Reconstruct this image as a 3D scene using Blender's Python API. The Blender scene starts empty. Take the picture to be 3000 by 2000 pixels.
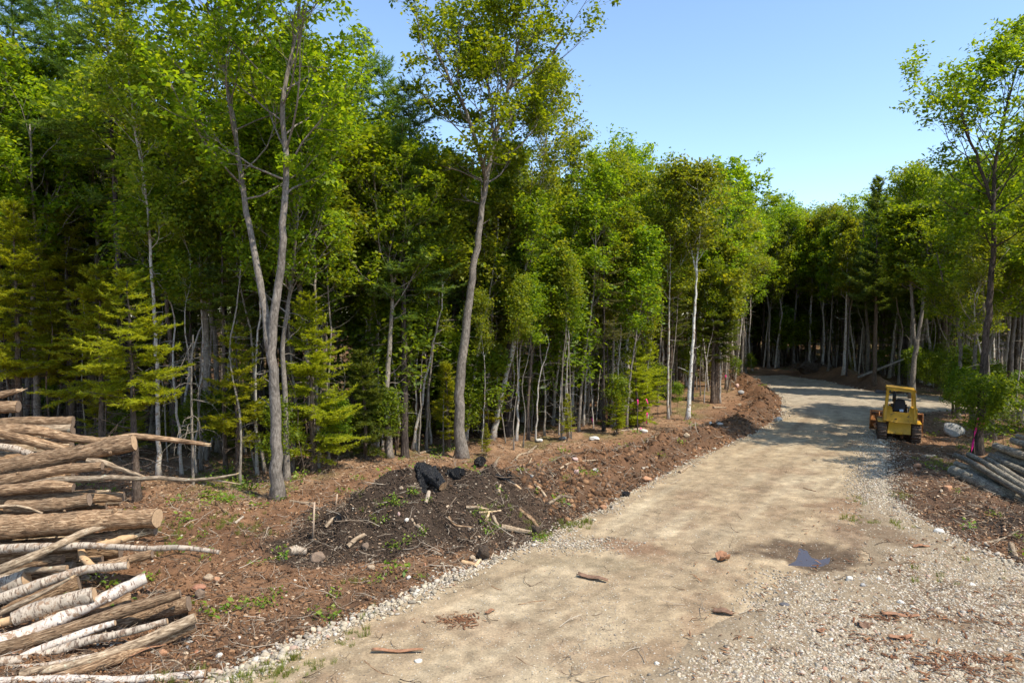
import bpy, math, random
import numpy as np
from mathutils import Vector, Matrix, Euler
S = bpy.context.scene
C = S.collection
# ------------------------------------------------------------------ camera, sky, sun, exposure
CAM_H = 6.5; FPX = 2000.0; HOR = 930.0
PITCH = math.atan((1000 - HOR) / FPX)
cam_d = bpy.data.cameras.new('camera'); cam = bpy.data.objects.new('camera', cam_d); C.objects.link(cam)
cam_d.sensor_width = 36; cam_d.lens = 24; cam_d.clip_start = 0.1; cam_d.clip_end = 5000
cam.location = (0, 0, CAM_H); cam.rotation_euler = (math.pi/2 - PITCH, 0, 0)
S.camera = cam
SUN_EL = math.radians(56); SUN_AZ = math.radians(124)      # azimuth clockwise from +Y (the view direction)
W = bpy.data.worlds.new('World'); S.world = W; W.use_nodes = True
wn = W.node_tree.nodes; wl = W.node_tree.links
bg = wn['Background']; sky = wn.new('ShaderNodeTexSky')
sky.sky_type = 'NISHITA'; sky.sun_disc = False; sky.sun_elevation = SUN_EL; sky.sun_rotation = SUN_AZ
sky.altitude = 100; sky.air_density = 1.0; sky.dust_density = 0.3; sky.ozone_density = 2.8
wl.new(sky.outputs[0], bg.inputs[0]); bg.inputs[1].default_value = 0.15
sd = bpy.data.lights.new('sun', 'SUN'); sd.energy = 3.3; sd.angle = math.radians(0.5); sd.color = (1.0, 0.945, 0.84)
sun = bpy.data.objects.new('sun', sd); C.objects.link(sun)
sdir = Vector((math.sin(SUN_AZ)*math.cos(SUN_EL), math.cos(SUN_AZ)*math.cos(SUN_EL), math.sin(SUN_EL)))
sun.rotation_euler = sdir.to_track_quat('Z', 'Y').to_euler(); sun.location = (30, -10, 40)
S.view_settings.view_transform = 'Standard'; S.view_settings.look = 'None'
S.view_settings.exposure = 0.95; S.view_settings.gamma = 1
try: S.view_settings.use_curve_mapping = False
except Exception: pass
S.render.engine = 'CYCLES'
S.cycles.max_bounces = 8; S.cycles.diffuse_bounces = 4; S.cycles.transmission_bounces = 6; S.cycles.glossy_bounces = 2
S.cycles.use_denoising = True

# ------------------------------------------------------------------ helpers
cp, sp = math.cos(PITCH), math.sin(PITCH)
def ray(px, py):
    u = (px - 1500) / FPX; v = -(py - 1000) / FPX
    return np.array([u, cp + v*sp, -sp + v*cp])
def onz(px, py, z=0.0):                 # where the sight line through a point of the survey photo meets a level
    r = ray(px, py); t = (z - CAM_H) / r[2]
    return np.array([r[0]*t, r[1]*t, z])
def atd(px, py, d):                     # point at ground distance d
    r = ray(px, py); t = d / r[1]
    return np.array([r[0]*t, d, CAM_H + r[2]*t])
def row_depth(py, z=0.0): return onz(1500, py, z)[1]

def _h(ix, iy, seed):
    n = (ix.astype(np.int64)*374761393 + iy.astype(np.int64)*668265263 + seed*1442695041) & 0x7fffffff
    n = ((n ^ (n >> 13)) * 1274126177) & 0x7fffffff
    n = n ^ (n >> 16)
    return (n & 0xffff) / 65535.0
def vnoise(x, y, s, seed=0):
    x = np.asarray(x)/s + 1000.0; y = np.asarray(y)/s + 1000.0
    ix = np.floor(x); iy = np.floor(y); fx = x-ix; fy = y-iy
    fx = fx*fx*(3-2*fx); fy = fy*fy*(3-2*fy)
    a = _h(ix, iy, seed); b = _h(ix+1, iy, seed); c = _h(ix, iy+1, seed); d = _h(ix+1, iy+1, seed)
    return (a*(1-fx)+b*fx)*(1-fy) + (c*(1-fx)+d*fx)*fy - 0.5
def fbm(x, y, s, seed=0, o=4, g=0.5):
    r = 0; a = 1.0
    for k in range(o):
        r = r + a*vnoise(x, y, s/(2.03**k), seed+k*17); a *= g
    return r
def seg_dist(x, y, P, vals=None):
    """distance to polyline P (n,2); vals (n,k) are interpolated at the nearest point"""
    best = np.full(np.shape(x), 1e9); out = None
    if vals is not None: out = np.zeros(np.shape(x) + (vals.shape[1],))
    for i in range(len(P)-1):
        ax, ay = P[i]; bx, by = P[i+1]; dx, dy = bx-ax, by-ay
        t = np.clip(((x-ax)*dx + (y-ay)*dy) / (dx*dx+dy*dy+1e-12), 0, 1)
        d = np.hypot(x-ax-t*dx, y-ay-t*dy); m = d < best
        best = np.where(m, d, best)
        if vals is not None:
            out[m] = (vals[i][None, :]*(1-t[m])[:, None] + vals[i+1][None, :]*t[m][:, None])
    return (best, out) if vals is not None else best
def inside(x, y, P):
    r = np.zeros(np.shape(x), bool); n = len(P); j = n-1
    for i in range(n):
        xi, yi = P[i]; xj, yj = P[j]
        c = ((yi > y) != (yj > y)) & (x < (xj-xi)*(y-yi)/((yj-yi) + 1e-12) + xi)
        r ^= c; j = i
    return r
def sdist(x, y, P):
    Q = np.vstack([P, P[:1]])
    d = seg_dist(x, y, Q)
    return np.where(inside(x, y, P), d, -d)
def sstep(a, b, x):
    t = np.clip((x-a)/(b-a), 0, 1); return t*t*(3-2*t)

def mesh_np(name, V, F, mat=None, smooth=True, tri=False, col=None):
    """F: (n,4) or (n,3) int array, or a list of such arrays"""
    Fs = F if isinstance(F, list) else [F]
    Fs = [np.asarray(f, np.int64) for f in Fs if len(f)]
    me = bpy.data.meshes.new(name); V = np.asarray(V, np.float32)
    me.vertices.add(len(V)); me.vertices.foreach_set('co', V.ravel())
    nl = sum(f.size for f in Fs); npoly = sum(len(f) for f in Fs)
    me.loops.add(nl); me.polygons.add(npoly)
    me.loops.foreach_set('vertex_index', np.concatenate([f.ravel() for f in Fs]).astype(np.int32))
    tot = np.concatenate([np.full(len(f), f.shape[1]) for f in Fs])
    st = np.concatenate([[0], np.cumsum(tot)[:-1]]).astype(np.int32)
    me.polygons.foreach_set('loop_start', st)
    try: me.polygons.foreach_set('loop_total', tot.astype(np.int32))
    except Exception: pass
    if smooth: me.polygons.foreach_set('use_smooth', np.ones(npoly, bool))
    if col is not None:
        a = me.color_attributes.new('Col', 'FLOAT_COLOR', 'POINT')
        c4 = np.ones((len(V), 4), np.float32); c4[:, :3] = col
        a.data.foreach_set('color', c4.ravel())
    me.update(calc_edges=True)
    if mat: me.materials.append(mat)
    return me
def link(name, me, parent=None, loc=None, rot=None, scl=None):
    o = bpy.data.objects.new(name, me); C.objects.link(o)
    if parent is not None: o.parent = parent
    if loc is not None: o.location = loc
    if rot is not None: o.rotation_euler = rot
    if scl is not None: o.scale = scl
    return o
def tag(o, label, cat, group=None):
    o['label'] = label; o['category'] = cat
    if group: o['group'] = group
    return o
def kind(o, k): o['kind'] = k; return o
def empty(name, loc, label, cat, group=None, rz=0):
    o = bpy.data.objects.new(name, None); C.objects.link(o); o.location = loc; o.rotation_euler = (0, 0, rz)
    o.empty_display_size = 0.2
    return tag(o, label, cat, group)

class Geo:
    def __init__(s): s.V = []; s.Q = []; s.T = []; s.n = 0
    def add(s, V, Q=None, T=None):
        V = np.asarray(V, float); s.V.append(V)
        if Q is not None and len(Q): s.Q.append(np.asarray(Q, np.int64) + s.n)
        if T is not None and len(T): s.T.append(np.asarray(T, np.int64) + s.n)
        s.n += len(V)
    def tube(s, pts, rad, n=6, cap=True, rough=0.0, rng=None):
        pts = np.asarray(pts, float); rad = np.asarray(rad, float); m = len(pts)
        tan = np.gradient(pts, axis=0); tan /= (np.linalg.norm(tan, axis=1)[:, None] + 1e-9)
        ref = np.array([0.31, 0.95, 0.05]) if abs(tan.mean(0)[1]) < 0.8 else np.array([1., 0, 0.1])
        a = np.cross(tan, ref); a /= (np.linalg.norm(a, axis=1)[:, None] + 1e-9); b = np.cross(tan, a)
        th = np.arange(n)*2*math.pi/n
        R = rad[:, None]*np.ones(n)[None, :]
        if rough and rng is not None: R = R*(1 + rough*rng.standard_normal((m, n)))
        V = pts[:, None, :] + R[:, :, None]*(np.cos(th)[None, :, None]*a[:, None, :] + np.sin(th)[None, :, None]*b[:, None, :])
        V = V.reshape(-1, 3)
        i = np.arange(m-1)[:, None]*n; j = np.arange(n)[None, :]; jn = (j+1) % n
        Q = np.stack([i+j, i+jn, i+n+jn, i+n+j], -1).reshape(-1, 4)
        T = []
        if cap:
            V = np.vstack([V, pts[:1], pts[-1:]])
            c0, c1 = m*n, m*n+1
            T = [[c0, (k+1) % n, k] for k in range(n)] + [[c1, (m-1)*n+k, (m-1)*n+(k+1) % n] for k in range(n)]
        s.add(V, Q, T)
    def box(s, c, d, R=None):
        c = np.array(c, float); d = np.array(d, float)/2
        k = np.array([[-1,-1,-1],[1,-1,-1],[1,1,-1],[-1,1,-1],[-1,-1,1],[1,-1,1],[1,1,1],[-1,1,1]], float)*d
        if R is not None: k = k @ np.array(R).T
        s.add(k + c, [[0,3,2,1],[4,5,6,7],[0,1,5,4],[1,2,6,5],[2,3,7,6],[3,0,4,7]])
    def prism(s, poly, x0, x1):
        """polygon in (y,z), extruded along x"""
        n = len(poly); A = [[x0, p[0], p[1]] for p in poly]; B = [[x1, p[0], p[1]] for p in poly]
        cy = sum(p[0] for p in poly)/n; cz = sum(p[1] for p in poly)/n
        V = A + B + [[x0, cy, cz], [x1, cy, cz]]
        Q = [[k, (k+1) % n, n+(k+1) % n, n+k] for k in range(n)]
        T = [[2*n, (k+1) % n, k] for k in range(n)] + [[2*n+1, n+k, n+(k+1) % n] for k in range(n)]
        s.add(V, Q, T)
    def mesh(s, name, mat, smooth=True):
        V = np.vstack(s.V); F = []
        if s.Q: F.append(np.vstack(s.Q))
        if s.T: F.append(np.vstack(s.T))
        return mesh_np(name, V, F, mat, smooth)

# ------------------------------------------------------------------ materials
def nmat(name):
    m = bpy.data.materials.new(name); m.use_nodes = True
    nt = m.node_tree; b = nt.nodes['Principled BSDF']; return m, nt, b
def N(nt, t, **k):
    n = nt.nodes.new(t)
    for a, v in k.items():
        if a.startswith('i_'): n.inputs[a[2:].replace('_', ' ')].default_value = v
        else: setattr(n, a, v)
    return n
def coords(nt, scale=(1,1,1), which='Object'):
    tc = N(nt, 'ShaderNodeTexCoord'); mp = N(nt, 'ShaderNodeMapping'); mp.inputs['Scale'].default_value = scale
    nt.links.new(tc.outputs[which], mp.inputs[0]); return mp.outputs[0]
def noise(nt, vec, scale, detail=4, rough=0.6, dist=0.0):
    n = N(nt, 'ShaderNodeTexNoise'); n.inputs['Scale'].default_value = scale; n.inputs['Detail'].default_value = detail
    n.inputs['Roughness'].default_value = rough; n.inputs['Distortion'].default_value = dist
    if vec is not None: nt.links.new(vec, n.inputs['Vector'])
    return n.outputs['Fac']
def ramp(nt, fac, stops):
    r = N(nt, 'ShaderNodeValToRGB'); e = r.color_ramp.elements
    while len(e) < len(stops): e.new(0.5)
    for k, (p, c) in enumerate(stops):
        e[k].position = p; e[k].color = (*c, 1) if len(c) == 3 else c
    nt.links.new(fac, r.inputs[0]); return r.outputs[0]
def mixc(nt, fac, a, b, mode='MIX'):
    m = N(nt, 'ShaderNodeMix', data_type='RGBA', blend_type=mode)
    for s_, v in ((m.inputs[0], fac), (m.inputs[6], a), (m.inputs[7], b)):
        if isinstance(v, (int, float)): s_.default_value = v
        elif isinstance(v, tuple): s_.default_value = (*v, 1)
        else: nt.links.new(v, s_)
    return m.outputs[2]
def bump(nt, b, h, strength=0.5, dist=0.02):
    bp = N(nt, 'ShaderNodeBump'); bp.inputs['Strength'].default_value = strength; bp.inputs['Distance'].default_value = dist
    nt.links.new(h, bp.inputs['Height']); nt.links.new(bp.outputs[0], b.inputs['Normal'])
def math_(nt, op, a, b=0.0):
    m = N(nt, 'ShaderNodeMath', operation=op)
    for s_, v in ((m.inputs[0], a), (m.inputs[1], b)):
        if isinstance(v, (int, float)): s_.default_value = v
        else: nt.links.new(v, s_)
    return m.outputs[0]
def leaf_mat(name, c1, c2, c3, trans=0.45, rough=0.5, spec=0.25, objvar=0.35):
    m, nt, b = nmat(name)
    ge = N(nt, 'ShaderNodeNewGeometry'); oi = N(nt, 'ShaderNodeObjectInfo')
    col = ramp(nt, ge.outputs['Random Per Island'], [(0, c1), (0.5, c2), (1, c3)])
    hs = N(nt, 'ShaderNodeHueSaturation'); nt.links.new(col, hs.inputs['Color'])
    nt.links.new(math_(nt, 'ADD', math_(nt, 'MULTIPLY', oi.outputs['Random'], 0.026), 0.484), hs.inputs['Hue'])
    nt.links.new(math_(nt, 'ADD', math_(nt, 'MULTIPLY', oi.outputs['Random'], objvar), 1-objvar/2), hs.inputs['Value'])
    nt.links.new(hs.outputs[0], b.inputs['Base Color']); b.inputs['Roughness'].default_value = rough
    b.inputs['Specular IOR Level'].default_value = spec
    tr = N(nt, 'ShaderNodeBsdfTranslucent')
    tcol = mixc(nt, 1.0, hs.outputs[0], (2.25, 2.05, 0.55), 'MULTIPLY'); nt.links.new(tcol, tr.inputs[0])
    mx = N(nt, 'ShaderNodeMixShader'); mx.inputs[0].default_value = trans
    nt.links.new(b.outputs[0], mx.inputs[1]); nt.links.new(tr.outputs[0], mx.inputs[2])
    nt.links.new(mx.outputs[0], nt.nodes['Material Output'].inputs[0]); return m
def bark_mat(name, dark, mid, light, stretch=(9, 9, 1.6), bscale=1.0, lichen=None, lam=0.55, bs=0.7, bd=0.03):
    m, nt, b = nmat(name); v = coords(nt, stretch)
    n1 = noise(nt, v, 2.2*bscale, 6, 0.65, 0.4); v2 = coords(nt, (1, 1, 1)); n2 = noise(nt, v2, 1.7, 4, 0.6)
    col = ramp(nt, n1, [(0.33, dark), (0.5, mid), (0.68, light)])
    if lichen:
        f = ramp(nt, noise(nt, v2, 4.5, 6, 0.75), [(lam, (0, 0, 0)), (lam+0.08, (1, 1, 1))])
        col = mixc(nt, f, col, lichen)
    col = mixc(nt, 1.0, col, ramp(nt, n2, [(0.3, (0.65, 0.65, 0.65)), (0.7, (1.25, 1.22, 1.18))]), 'MULTIPLY')
    oi = N(nt, 'ShaderNodeObjectInfo')
    col = mixc(nt, 1.0, col, ramp(nt, oi.outputs['Random'], [(0, (0.75, 0.74, 0.74)), (1, (1.2, 1.15, 1.1))]), 'MULTIPLY')
    nt.links.new(col, b.inputs['Base Color']); b.inputs['Roughness'].default_value = 0.92; b.inputs['Specular IOR Level'].default_value = 0.2
    bump(nt, b, n1, bs, bd); return m
def birch_mat(name, white, dark, lam=0.6):
    m, nt, b = nmat(name)
    v = coords(nt, (3, 3, 14)); n1 = noise(nt, v, 1.8, 5, 0.7, 0.2); v2 = coords(nt, (2, 2, 2)); n2 = noise(nt, v2, 1.6, 5, 0.7)
    marks = ramp(nt, n1, [(lam, (0, 0, 0)), (lam+0.05, (1, 1, 1))])
    base = ramp(nt, n2, [(0.3, tuple(c*0.55 for c in white)), (0.5, white), (0.66, tuple(min(1, c*1.12) for c in white))])
    base = mixc(nt, ramp(nt, noise(nt, v2, 3.1, 6, 0.7), [(0.52, (0, 0, 0)), (0.60, (1, 1, 1))]), base, (0.27, 0.17, 0.10))
    col = mixc(nt, marks, base, dark)
    nt.links.new(col, b.inputs['Base Color']); b.inputs['Roughness'].default_value = 0.75
    bump(nt, b, n1, 0.35, 0.01); return m
def flat_mat(name, c, rough=0.8, var=0.25, scale=6, spec=0.3, metallic=0.0, bs=0.2, bd=0.01):
    m, nt, b = nmat(name); v = coords(nt); n = noise(nt, v, scale, 6, 0.7)
    col = ramp(nt, n, [(0.3, tuple(x*(1-var) for x in c)), (0.7, tuple(min(1, x*(1+var)) for x in c))])
    nt.links.new(col, b.inputs['Base Color']); b.inputs['Roughness'].default_value = rough
    b.inputs['Specular IOR Level'].default_value = spec; b.inputs['Metallic'].default_value = metallic
    if bs: bump(nt, b, n, bs, bd)
    return m
def inst_mat(name, stops, rough=0.85, spec=0.25, ns=8, trans=0):
    m, nt, b = nmat(name); oi = N(nt, 'ShaderNodeObjectInfo'); v = coords(nt)
    col = ramp(nt, oi.outputs['Random'], stops)
    n = noise(nt, v, ns, 4, 0.7)
    col = mixc(nt, 1.0, col, ramp(nt, n, [(0.3, (0.72, 0.7, 0.68)), (0.7, (1.15, 1.15, 1.12))]), 'MULTIPLY')
    nt.links.new(col, b.inputs['Base Color']); b.inputs['Roughness'].default_value = rough; b.inputs['Specular IOR Level'].default_value = spec
    return m
def ground_mat(name, fine=30, bs=0.8, bd=0.03, spots=None):
    m, nt, b = nmat(name); v = coords(nt)
    at = N(nt, 'ShaderNodeAttribute', attribute_name='Col')
    n1 = noise(nt, v, fine, 8, 0.75); n2 = noise(nt, v, 2.3, 6, 0.65)
    col = mixc(nt, 1.0, at.outputs['Color'], ramp(nt, n1, [(0.28, (0.5, 0.48, 0.46)), (0.5, (1, 1, 1)), (0.75, (1.5, 1.45, 1.35))]), 'MULTIPLY')
    col = mixc(nt, 1.0, col, ramp(nt, n2, [(0.3, (0.8, 0.79, 0.78)), (0.7, (1.18, 1.16, 1.14))]), 'MULTIPLY')
    h = n1
    if spots:
        vo = N(nt, 'ShaderNodeTexVoronoi'); vo.inputs['Scale'].default_value = spots[0]; nt.links.new(v, vo.inputs['Vector'])
        f = ramp(nt, vo.outputs['Distance'], [(0.16, (1, 1, 1)), (0.30, (0, 0, 0))])
        sel = ramp(nt, N_sep(nt, vo.outputs['Color']), [(spots[1], (0, 0, 0)), (spots[1]+0.02, (1, 1, 1))])
        f = mixc(nt, 1.0, f, sel, 'MULTIPLY')
        pc = mixc(nt, N_sep(nt, vo.outputs['Color'], 1), (0.25, 0.2, 0.14), (0.58, 0.52, 0.42))
        col = mixc(nt, f, col, pc)
        h = math_(nt, 'ADD', n1, math_(nt, 'MULTIPLY', N_sep(nt, f), 0.5))
    nt.links.new(col, b.inputs['Base Color']); b.inputs['Roughness'].default_value = 0.95; b.inputs['Specular IOR Level'].default_value = 0.12
    bump(nt, b, h, bs, bd); return m
def N_sep(nt, c, k=0):
    s_ = N(nt, 'ShaderNodeSeparateColor'); nt.links.new(c, s_.inputs[0]); return s_.outputs[k]

M = {}
M['ground'] = ground_mat('earth', 26, 0.9, 0.04)
M['road'] = ground_mat('packed_road', 22, 0.6, 0.02, spots=(16, 0.72))
M['leaf_oak'] = leaf_mat('oak_leaves', (0.07, 0.12, 0.010), (0.145, 0.22, 0.012), (0.27, 0.32, 0.02), 0.52)
M['leaf_maple'] = leaf_mat('maple_leaves', (0.065, 0.12, 0.012), (0.13, 0.205, 0.012), (0.25, 0.30, 0.02), 0.52)
M['leaf_birch'] = leaf_mat('birch_leaves', (0.09, 0.13, 0.018), (0.155, 0.20, 0.018), (0.28, 0.29, 0.03), 0.5)
M['leaf_dark'] = leaf_mat('understory_leaves', (0.06, 0.11, 0.012), (0.12, 0.18, 0.015), (0.20, 0.26, 0.02), 0.5)
M['needle_spruce'] = leaf_mat('young_spruce_needles', (0.155, 0.19, 0.010), (0.25, 0.275, 0.012), (0.36, 0.365, 0.025), 0.45, 0.6)
M['needle_fir'] = leaf_mat('fir_needles', (0.05, 0.08, 0.012), (0.095, 0.13, 0.014), (0.17, 0.19, 0.02), 0.35, 0.55)
M['needle_pine'] = leaf_mat('pine_needles', (0.05, 0.095, 0.025), (0.10, 0.165, 0.035), (0.20, 0.26, 0.045), 0.4, 0.5)
M['needle_grey'] = leaf_mat('faded_spruce_needles', (0.09, 0.10, 0.03), (0.14, 0.145, 0.045), (0.20, 0.19, 0.07), 0.3, 0.6)
M['bark_grey'] = bark_mat('grey_bark', (0.10, 0.085, 0.07), (0.22, 0.19, 0.155), (0.36, 0.32, 0.27), (7, 7, 2.2), 1.3, (0.40, 0.39, 0.33), 0.60, 0.5, 0.015)
M['bark_dark'] = bark_mat('dark_bark', (0.025, 0.020, 0.017), (0.07, 0.055, 0.045), (0.15, 0.12, 0.10), (8, 8, 1.8), 1.2)
M['bark_brown'] = bark_mat('brown_bark', (0.05, 0.035, 0.027), (0.13, 0.095, 0.07), (0.24, 0.19, 0.15), (8, 8, 2.0), 1.4, (0.30, 0.31, 0.24), 0.62)
M['birch'] = birch_mat('birch_bark', (0.46, 0.41, 0.34), (0.06, 0.05, 0.045), 0.60)
M['birch_bright'] = birch_mat('white_birch_bark', (0.70, 0.66, 0.58), (0.09, 0.06, 0.045), 0.64)
M['dead'] = bark_mat('dead_wood', (0.12, 0.10, 0.08), (0.24, 0.21, 0.17), (0.38, 0.35, 0.29), (7, 7, 2), 1.5, (0.36, 0.38, 0.30), 0.58)
# ------------------------------------------------------------------ plan of the place (surveyed points on the level ground)
def poly(L): return np.array([onz(a, b)[:2] for a, b in L])
ROAD = poly([(-500, 2700), (350, 2150), (640, 2000), (820, 1905), (1000, 1818), (1300, 1695), (1600, 1572), (1800, 1468), (2050, 1338), (2200, 1275),
             (2290, 1215), (2288, 1165), (2235, 1122), (2190, 1101), (2300, 1099), (2420, 1116), (2520, 1140), (2620, 1153), (2800, 1163), (3200, 1180),
             (3300, 1215), (2850, 1200), (2640, 1212), (2605, 1245), (2592, 1300), (2590, 1380), (2600, 1450), (2660, 1500), (2800, 1580), (3050, 1690), (3700, 1900), (4200, 2700)])
PAD = poly([(2540, 1420), (2600, 1440), (2660, 1500), (2800, 1580), (3050, 1690), (3700, 1900), (4200, 2700), (1300, 2700), (1620, 2150), (1850, 2010), (2060, 1860), (2230, 1790), (2330, 1700), (2480, 1650), (2560, 1580), (2520, 1500)])
crest_px = [(940, 1615, 19.0, 1.6), (1010, 1540, 19.6, 2.3), (1090, 1475, 20.4, 2.9), (1200, 1402, 21.4, 3.3), (1330, 1378, 22.2, 3.5), (1470, 1380, 23.3, 3.2),
            (1600, 1376, 24.8, 2.7), (1800, 1324, 28.6, 2.4), (2000, 1262, 33, 2.3), (2120, 1226, 37.5, 2.1), (2215, 1190, 44, 1.7), (2250, 1150, 51, 1.5),
            (2215, 1112, 61, 1.6), (2150, 1072, 74, 2.0)]
CREST = np.array([atd(a, b, d) for a, b, d, w in crest_px]); CW = np.array([w for a, b, d, w in crest_px])
CREST_V = np.stack([CREST[:, 2], CW, np.arange(len(CW), dtype=float)], 1)
DEB = np.array([onz(2650, 1352)[:2], onz(2660, 1400)[:2], onz(2700, 1440)[:2], onz(2850, 1480)[:2], onz(3100, 1560)[:2]])
FAR = np.array([onz(2360, 1086)[:2], onz(2430, 1098)[:2], onz(2500, 1118)[:2], onz(2560, 1134)[:2]])
PUD = onz(2375, 1622)
PUDE = [(2295, 1648), (2320, 1632), (2340, 1622), (2330, 1600), (2345, 1592), (2362, 1600), (2372, 1625), (2400, 1630), (2430, 1624), (2440, 1636), (2434, 1650), (2400, 1656), (2350, 1664), (2318, 1658)]
PUDP = poly(PUDE)
def road_sd(x, y): return sdist(x, y, ROAD) + 0.10*fbm(x, y, 1.1, 5, 3) + 0.03*np.maximum(0, 1)*fbm(x, y, 5, 9, 2)*8
def terrain(x, y, micro=True):
    x = np.asarray(x, float); y = np.asarray(y, float)
    rsd = road_sd(x, y)
    rm = sstep(-0.9, 0.1, rsd)
    z = 0.036*np.maximum(0, y-76) + 0.02*np.maximum(0, -x-22)
    z = np.minimum(z, 6)
    off = sstep(1.5, 9, -rsd)
    z = z + off*0.55*fbm(x, y, 9, 3, 3)
    d, v = seg_dist(x, y, CREST[:, :2], CREST_V)
    dd = d*(1 + 0.35*fbm(x, y, 1.4, 31, 3)) + 0.25*fbm(x, y, 0.7, 32, 2)
    prof = 0.5+0.5*np.cos(np.pi*np.clip(dd/v[..., 1], 0, 1))
    z = z + v[..., 0]*prof*(1 - 0.32*sstep(6.5, 9, v[..., 2]))
    lump = prof*0.9
    d2 = seg_dist(x, y, DEB); l2 = sstep(2.2, 0.1, d2); z = z + 0.32*l2*(0.8+0.9*fbm(x, y, 1.2, 77, 3))
    d3 = seg_dist(x, y, FAR); l3 = sstep(2.5, 0.1, d3); z = z + 0.9*l3*(0.9+0.9*fbm(x, y, 1.7, 78, 3))
    soil = 1-rm
    if micro:
        z = z + soil*(0.16*fbm(x, y, 0.9, 11, 3) + 0.085*fbm(x, y, 0.30, 12, 2)) + lump*soil*(0.42*fbm(x, y, 0.8, 13, 4, 0.62))
        z = z + rm*(0.02*fbm(x, y, 1.6, 21, 3) + 0.012*fbm(x, y, 0.3, 22, 2))
    z = z*1.0
    z = z*(1-rm) + rm*np.clip(z, -0.05, 0.05)
    pd = np.hypot((x-PUD[0])/1.5, (y-PUD[1])/1.25)
    z = z - 0.055*np.exp(-(pd**2)*1.2)*1.0
    near = pd < 1.6
    if near.any():
        pz = np.zeros(x.shape); pz[near] = sstep(-0.10, 0.12, sdist(x[near], y[near], PUDP) + 0.16*fbm(x[near], y[near], 0.35, 81, 3)); z = z - 0.06*pz
    return z
def tz(x, y): return float(terrain(np.array([x]), np.array([y]))[0])
_gpd = np.concatenate([np.arange(8, 45, 0.06), np.arange(45, 150, 0.2)])
def gp(px, row, it=0):                     # ground point along a sight line, with relief
    r = ray(px, row); t = _gpd/r[1]; X = r[0]*t; Y = _gpd; Z = CAM_H + r[2]*t; T = terrain(X, Y)
    k = np.where(Z <= T)[0]; k = k[0] if len(k) else len(Z)-1
    return np.array([X[k], Y[k], T[k]])

# polar survey grid round the viewpoint, finest where the road and clearing are
rr = [3.0]
while rr[-1] < 92: rr.append(rr[-1]*1.0070)
while rr[-1] < 2500: rr.append(rr[-1]*1.09)
rr = np.array(rr)
th = np.concatenate([np.arange(-46, 46.01, 0.21), np.arange(49, 311, 6.0)]); nth = len(th)
TH = np.radians(th)
RR, TT = np.meshgrid(rr, TH, indexing='ij')
GX = RR*np.sin(TT); GY = RR*np.cos(TT)
fx, fy = GX.ravel(), GY.ravel()
GZ = terrain(fx, fy); RSD = road_sd(fx, fy)
i = np.arange(len(rr)-1)[:, None]*nth; j = np.arange(nth)[None, :]; jn = (j+1) % nth
QD = np.stack([i+j, i+nth+j, i+nth+jn, i+jn], -1).reshape(-1, 4)
# colours of the earths, by place, with one cast shadow painted in
n1 = fbm(fx, fy, 2.5, 41, 4); n2 = fbm(fx, fy, 0.6, 42, 3)
dC, vC = seg_dist(fx, fy, CREST[:, :2], CREST_V)
red = np.array([0.235, 0.128, 0.068]); brown = np.array([0.15, 0.080, 0.044]); black = np.array([0.052, 0.036, 0.025])
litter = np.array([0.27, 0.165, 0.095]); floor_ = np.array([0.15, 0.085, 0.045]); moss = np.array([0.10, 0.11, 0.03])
rowpx = lambda x, y: None
rad = np.hypot(fx, fy)
col = np.tile(red, (len(fx), 1))
def blend(col, c, m): return col*(1-m[:, None]) + np.asarray(c)[None, :]*m[:, None]
col = blend(col, brown, sstep(-0.25, 0.3, n1+0.4*n2)*0.8)
# forest floor: beyond the crest line or far from the road
EDGE = np.array([onz(-900, 1285)[:2], onz(0, 1325)[:2], onz(400, 1395)[:2], onz(620, 1500)[:2], onz(900, 1420)[:2], onz(1150, 1350)[:2], onz(1400, 1330)[:2], onz(1700, 1300)[:2], onz(2000, 1240)[:2], onz(2180, 1130)[:2], onz(2230, 1090)[:2],
                 onz(2420, 1092)[:2], onz(2640, 1145)[:2], onz(2760, 1240)[:2], onz(2820, 1330)[:2], onz(3000, 1420)[:2], onz(3700, 1500)[:2], (60, 10), (400, 0), (400, 400), (-400, 400), (-400, 20)])
FSD = sdist(fx, fy, EDGE) + 0.9*n1
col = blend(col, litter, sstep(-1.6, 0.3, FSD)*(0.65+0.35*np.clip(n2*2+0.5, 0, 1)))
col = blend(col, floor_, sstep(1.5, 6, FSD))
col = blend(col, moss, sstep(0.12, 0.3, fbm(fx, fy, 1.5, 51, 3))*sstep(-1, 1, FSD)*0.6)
pile = sstep(1.15, 0.75, dC/vC[:, 1] + 0.25*n2)*sstep(6.8, 4.6, vC[:, 2] + 1.2*n1)
col = blend(col, black, pile)
berm = sstep(1.2, 0.7, dC/vC[:, 1] + 0.2*n2)*sstep(4.6, 6.5, vC[:, 2])
col = blend(col, (0.17, 0.088, 0.045), berm)
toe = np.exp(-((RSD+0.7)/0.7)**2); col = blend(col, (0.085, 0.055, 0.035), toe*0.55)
d2 = seg_dist(fx, fy, DEB); col = blend(col, (0.115, 0.068, 0.042), sstep(5.5, 2, d2 + 1.5*n1)*sstep(0, -0.2, RSD)*0.9)
shade_c = onz(2930, 1540); col = blend(col, (0.05, 0.038, 0.03), np.exp(-(((fx-shade_c[0])/2.3)**2+((fy-shade_c[1])/1.5)**2)))  # cast shadow at the right, painted dark into the soil colour
col = np.clip(col*(1 + 0.35*n2[:, None]), 0.01, 0.7)
groundV = np.stack([fx, fy, GZ - 0.05*sstep(0.0, 0.5, RSD)], 1)
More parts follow.
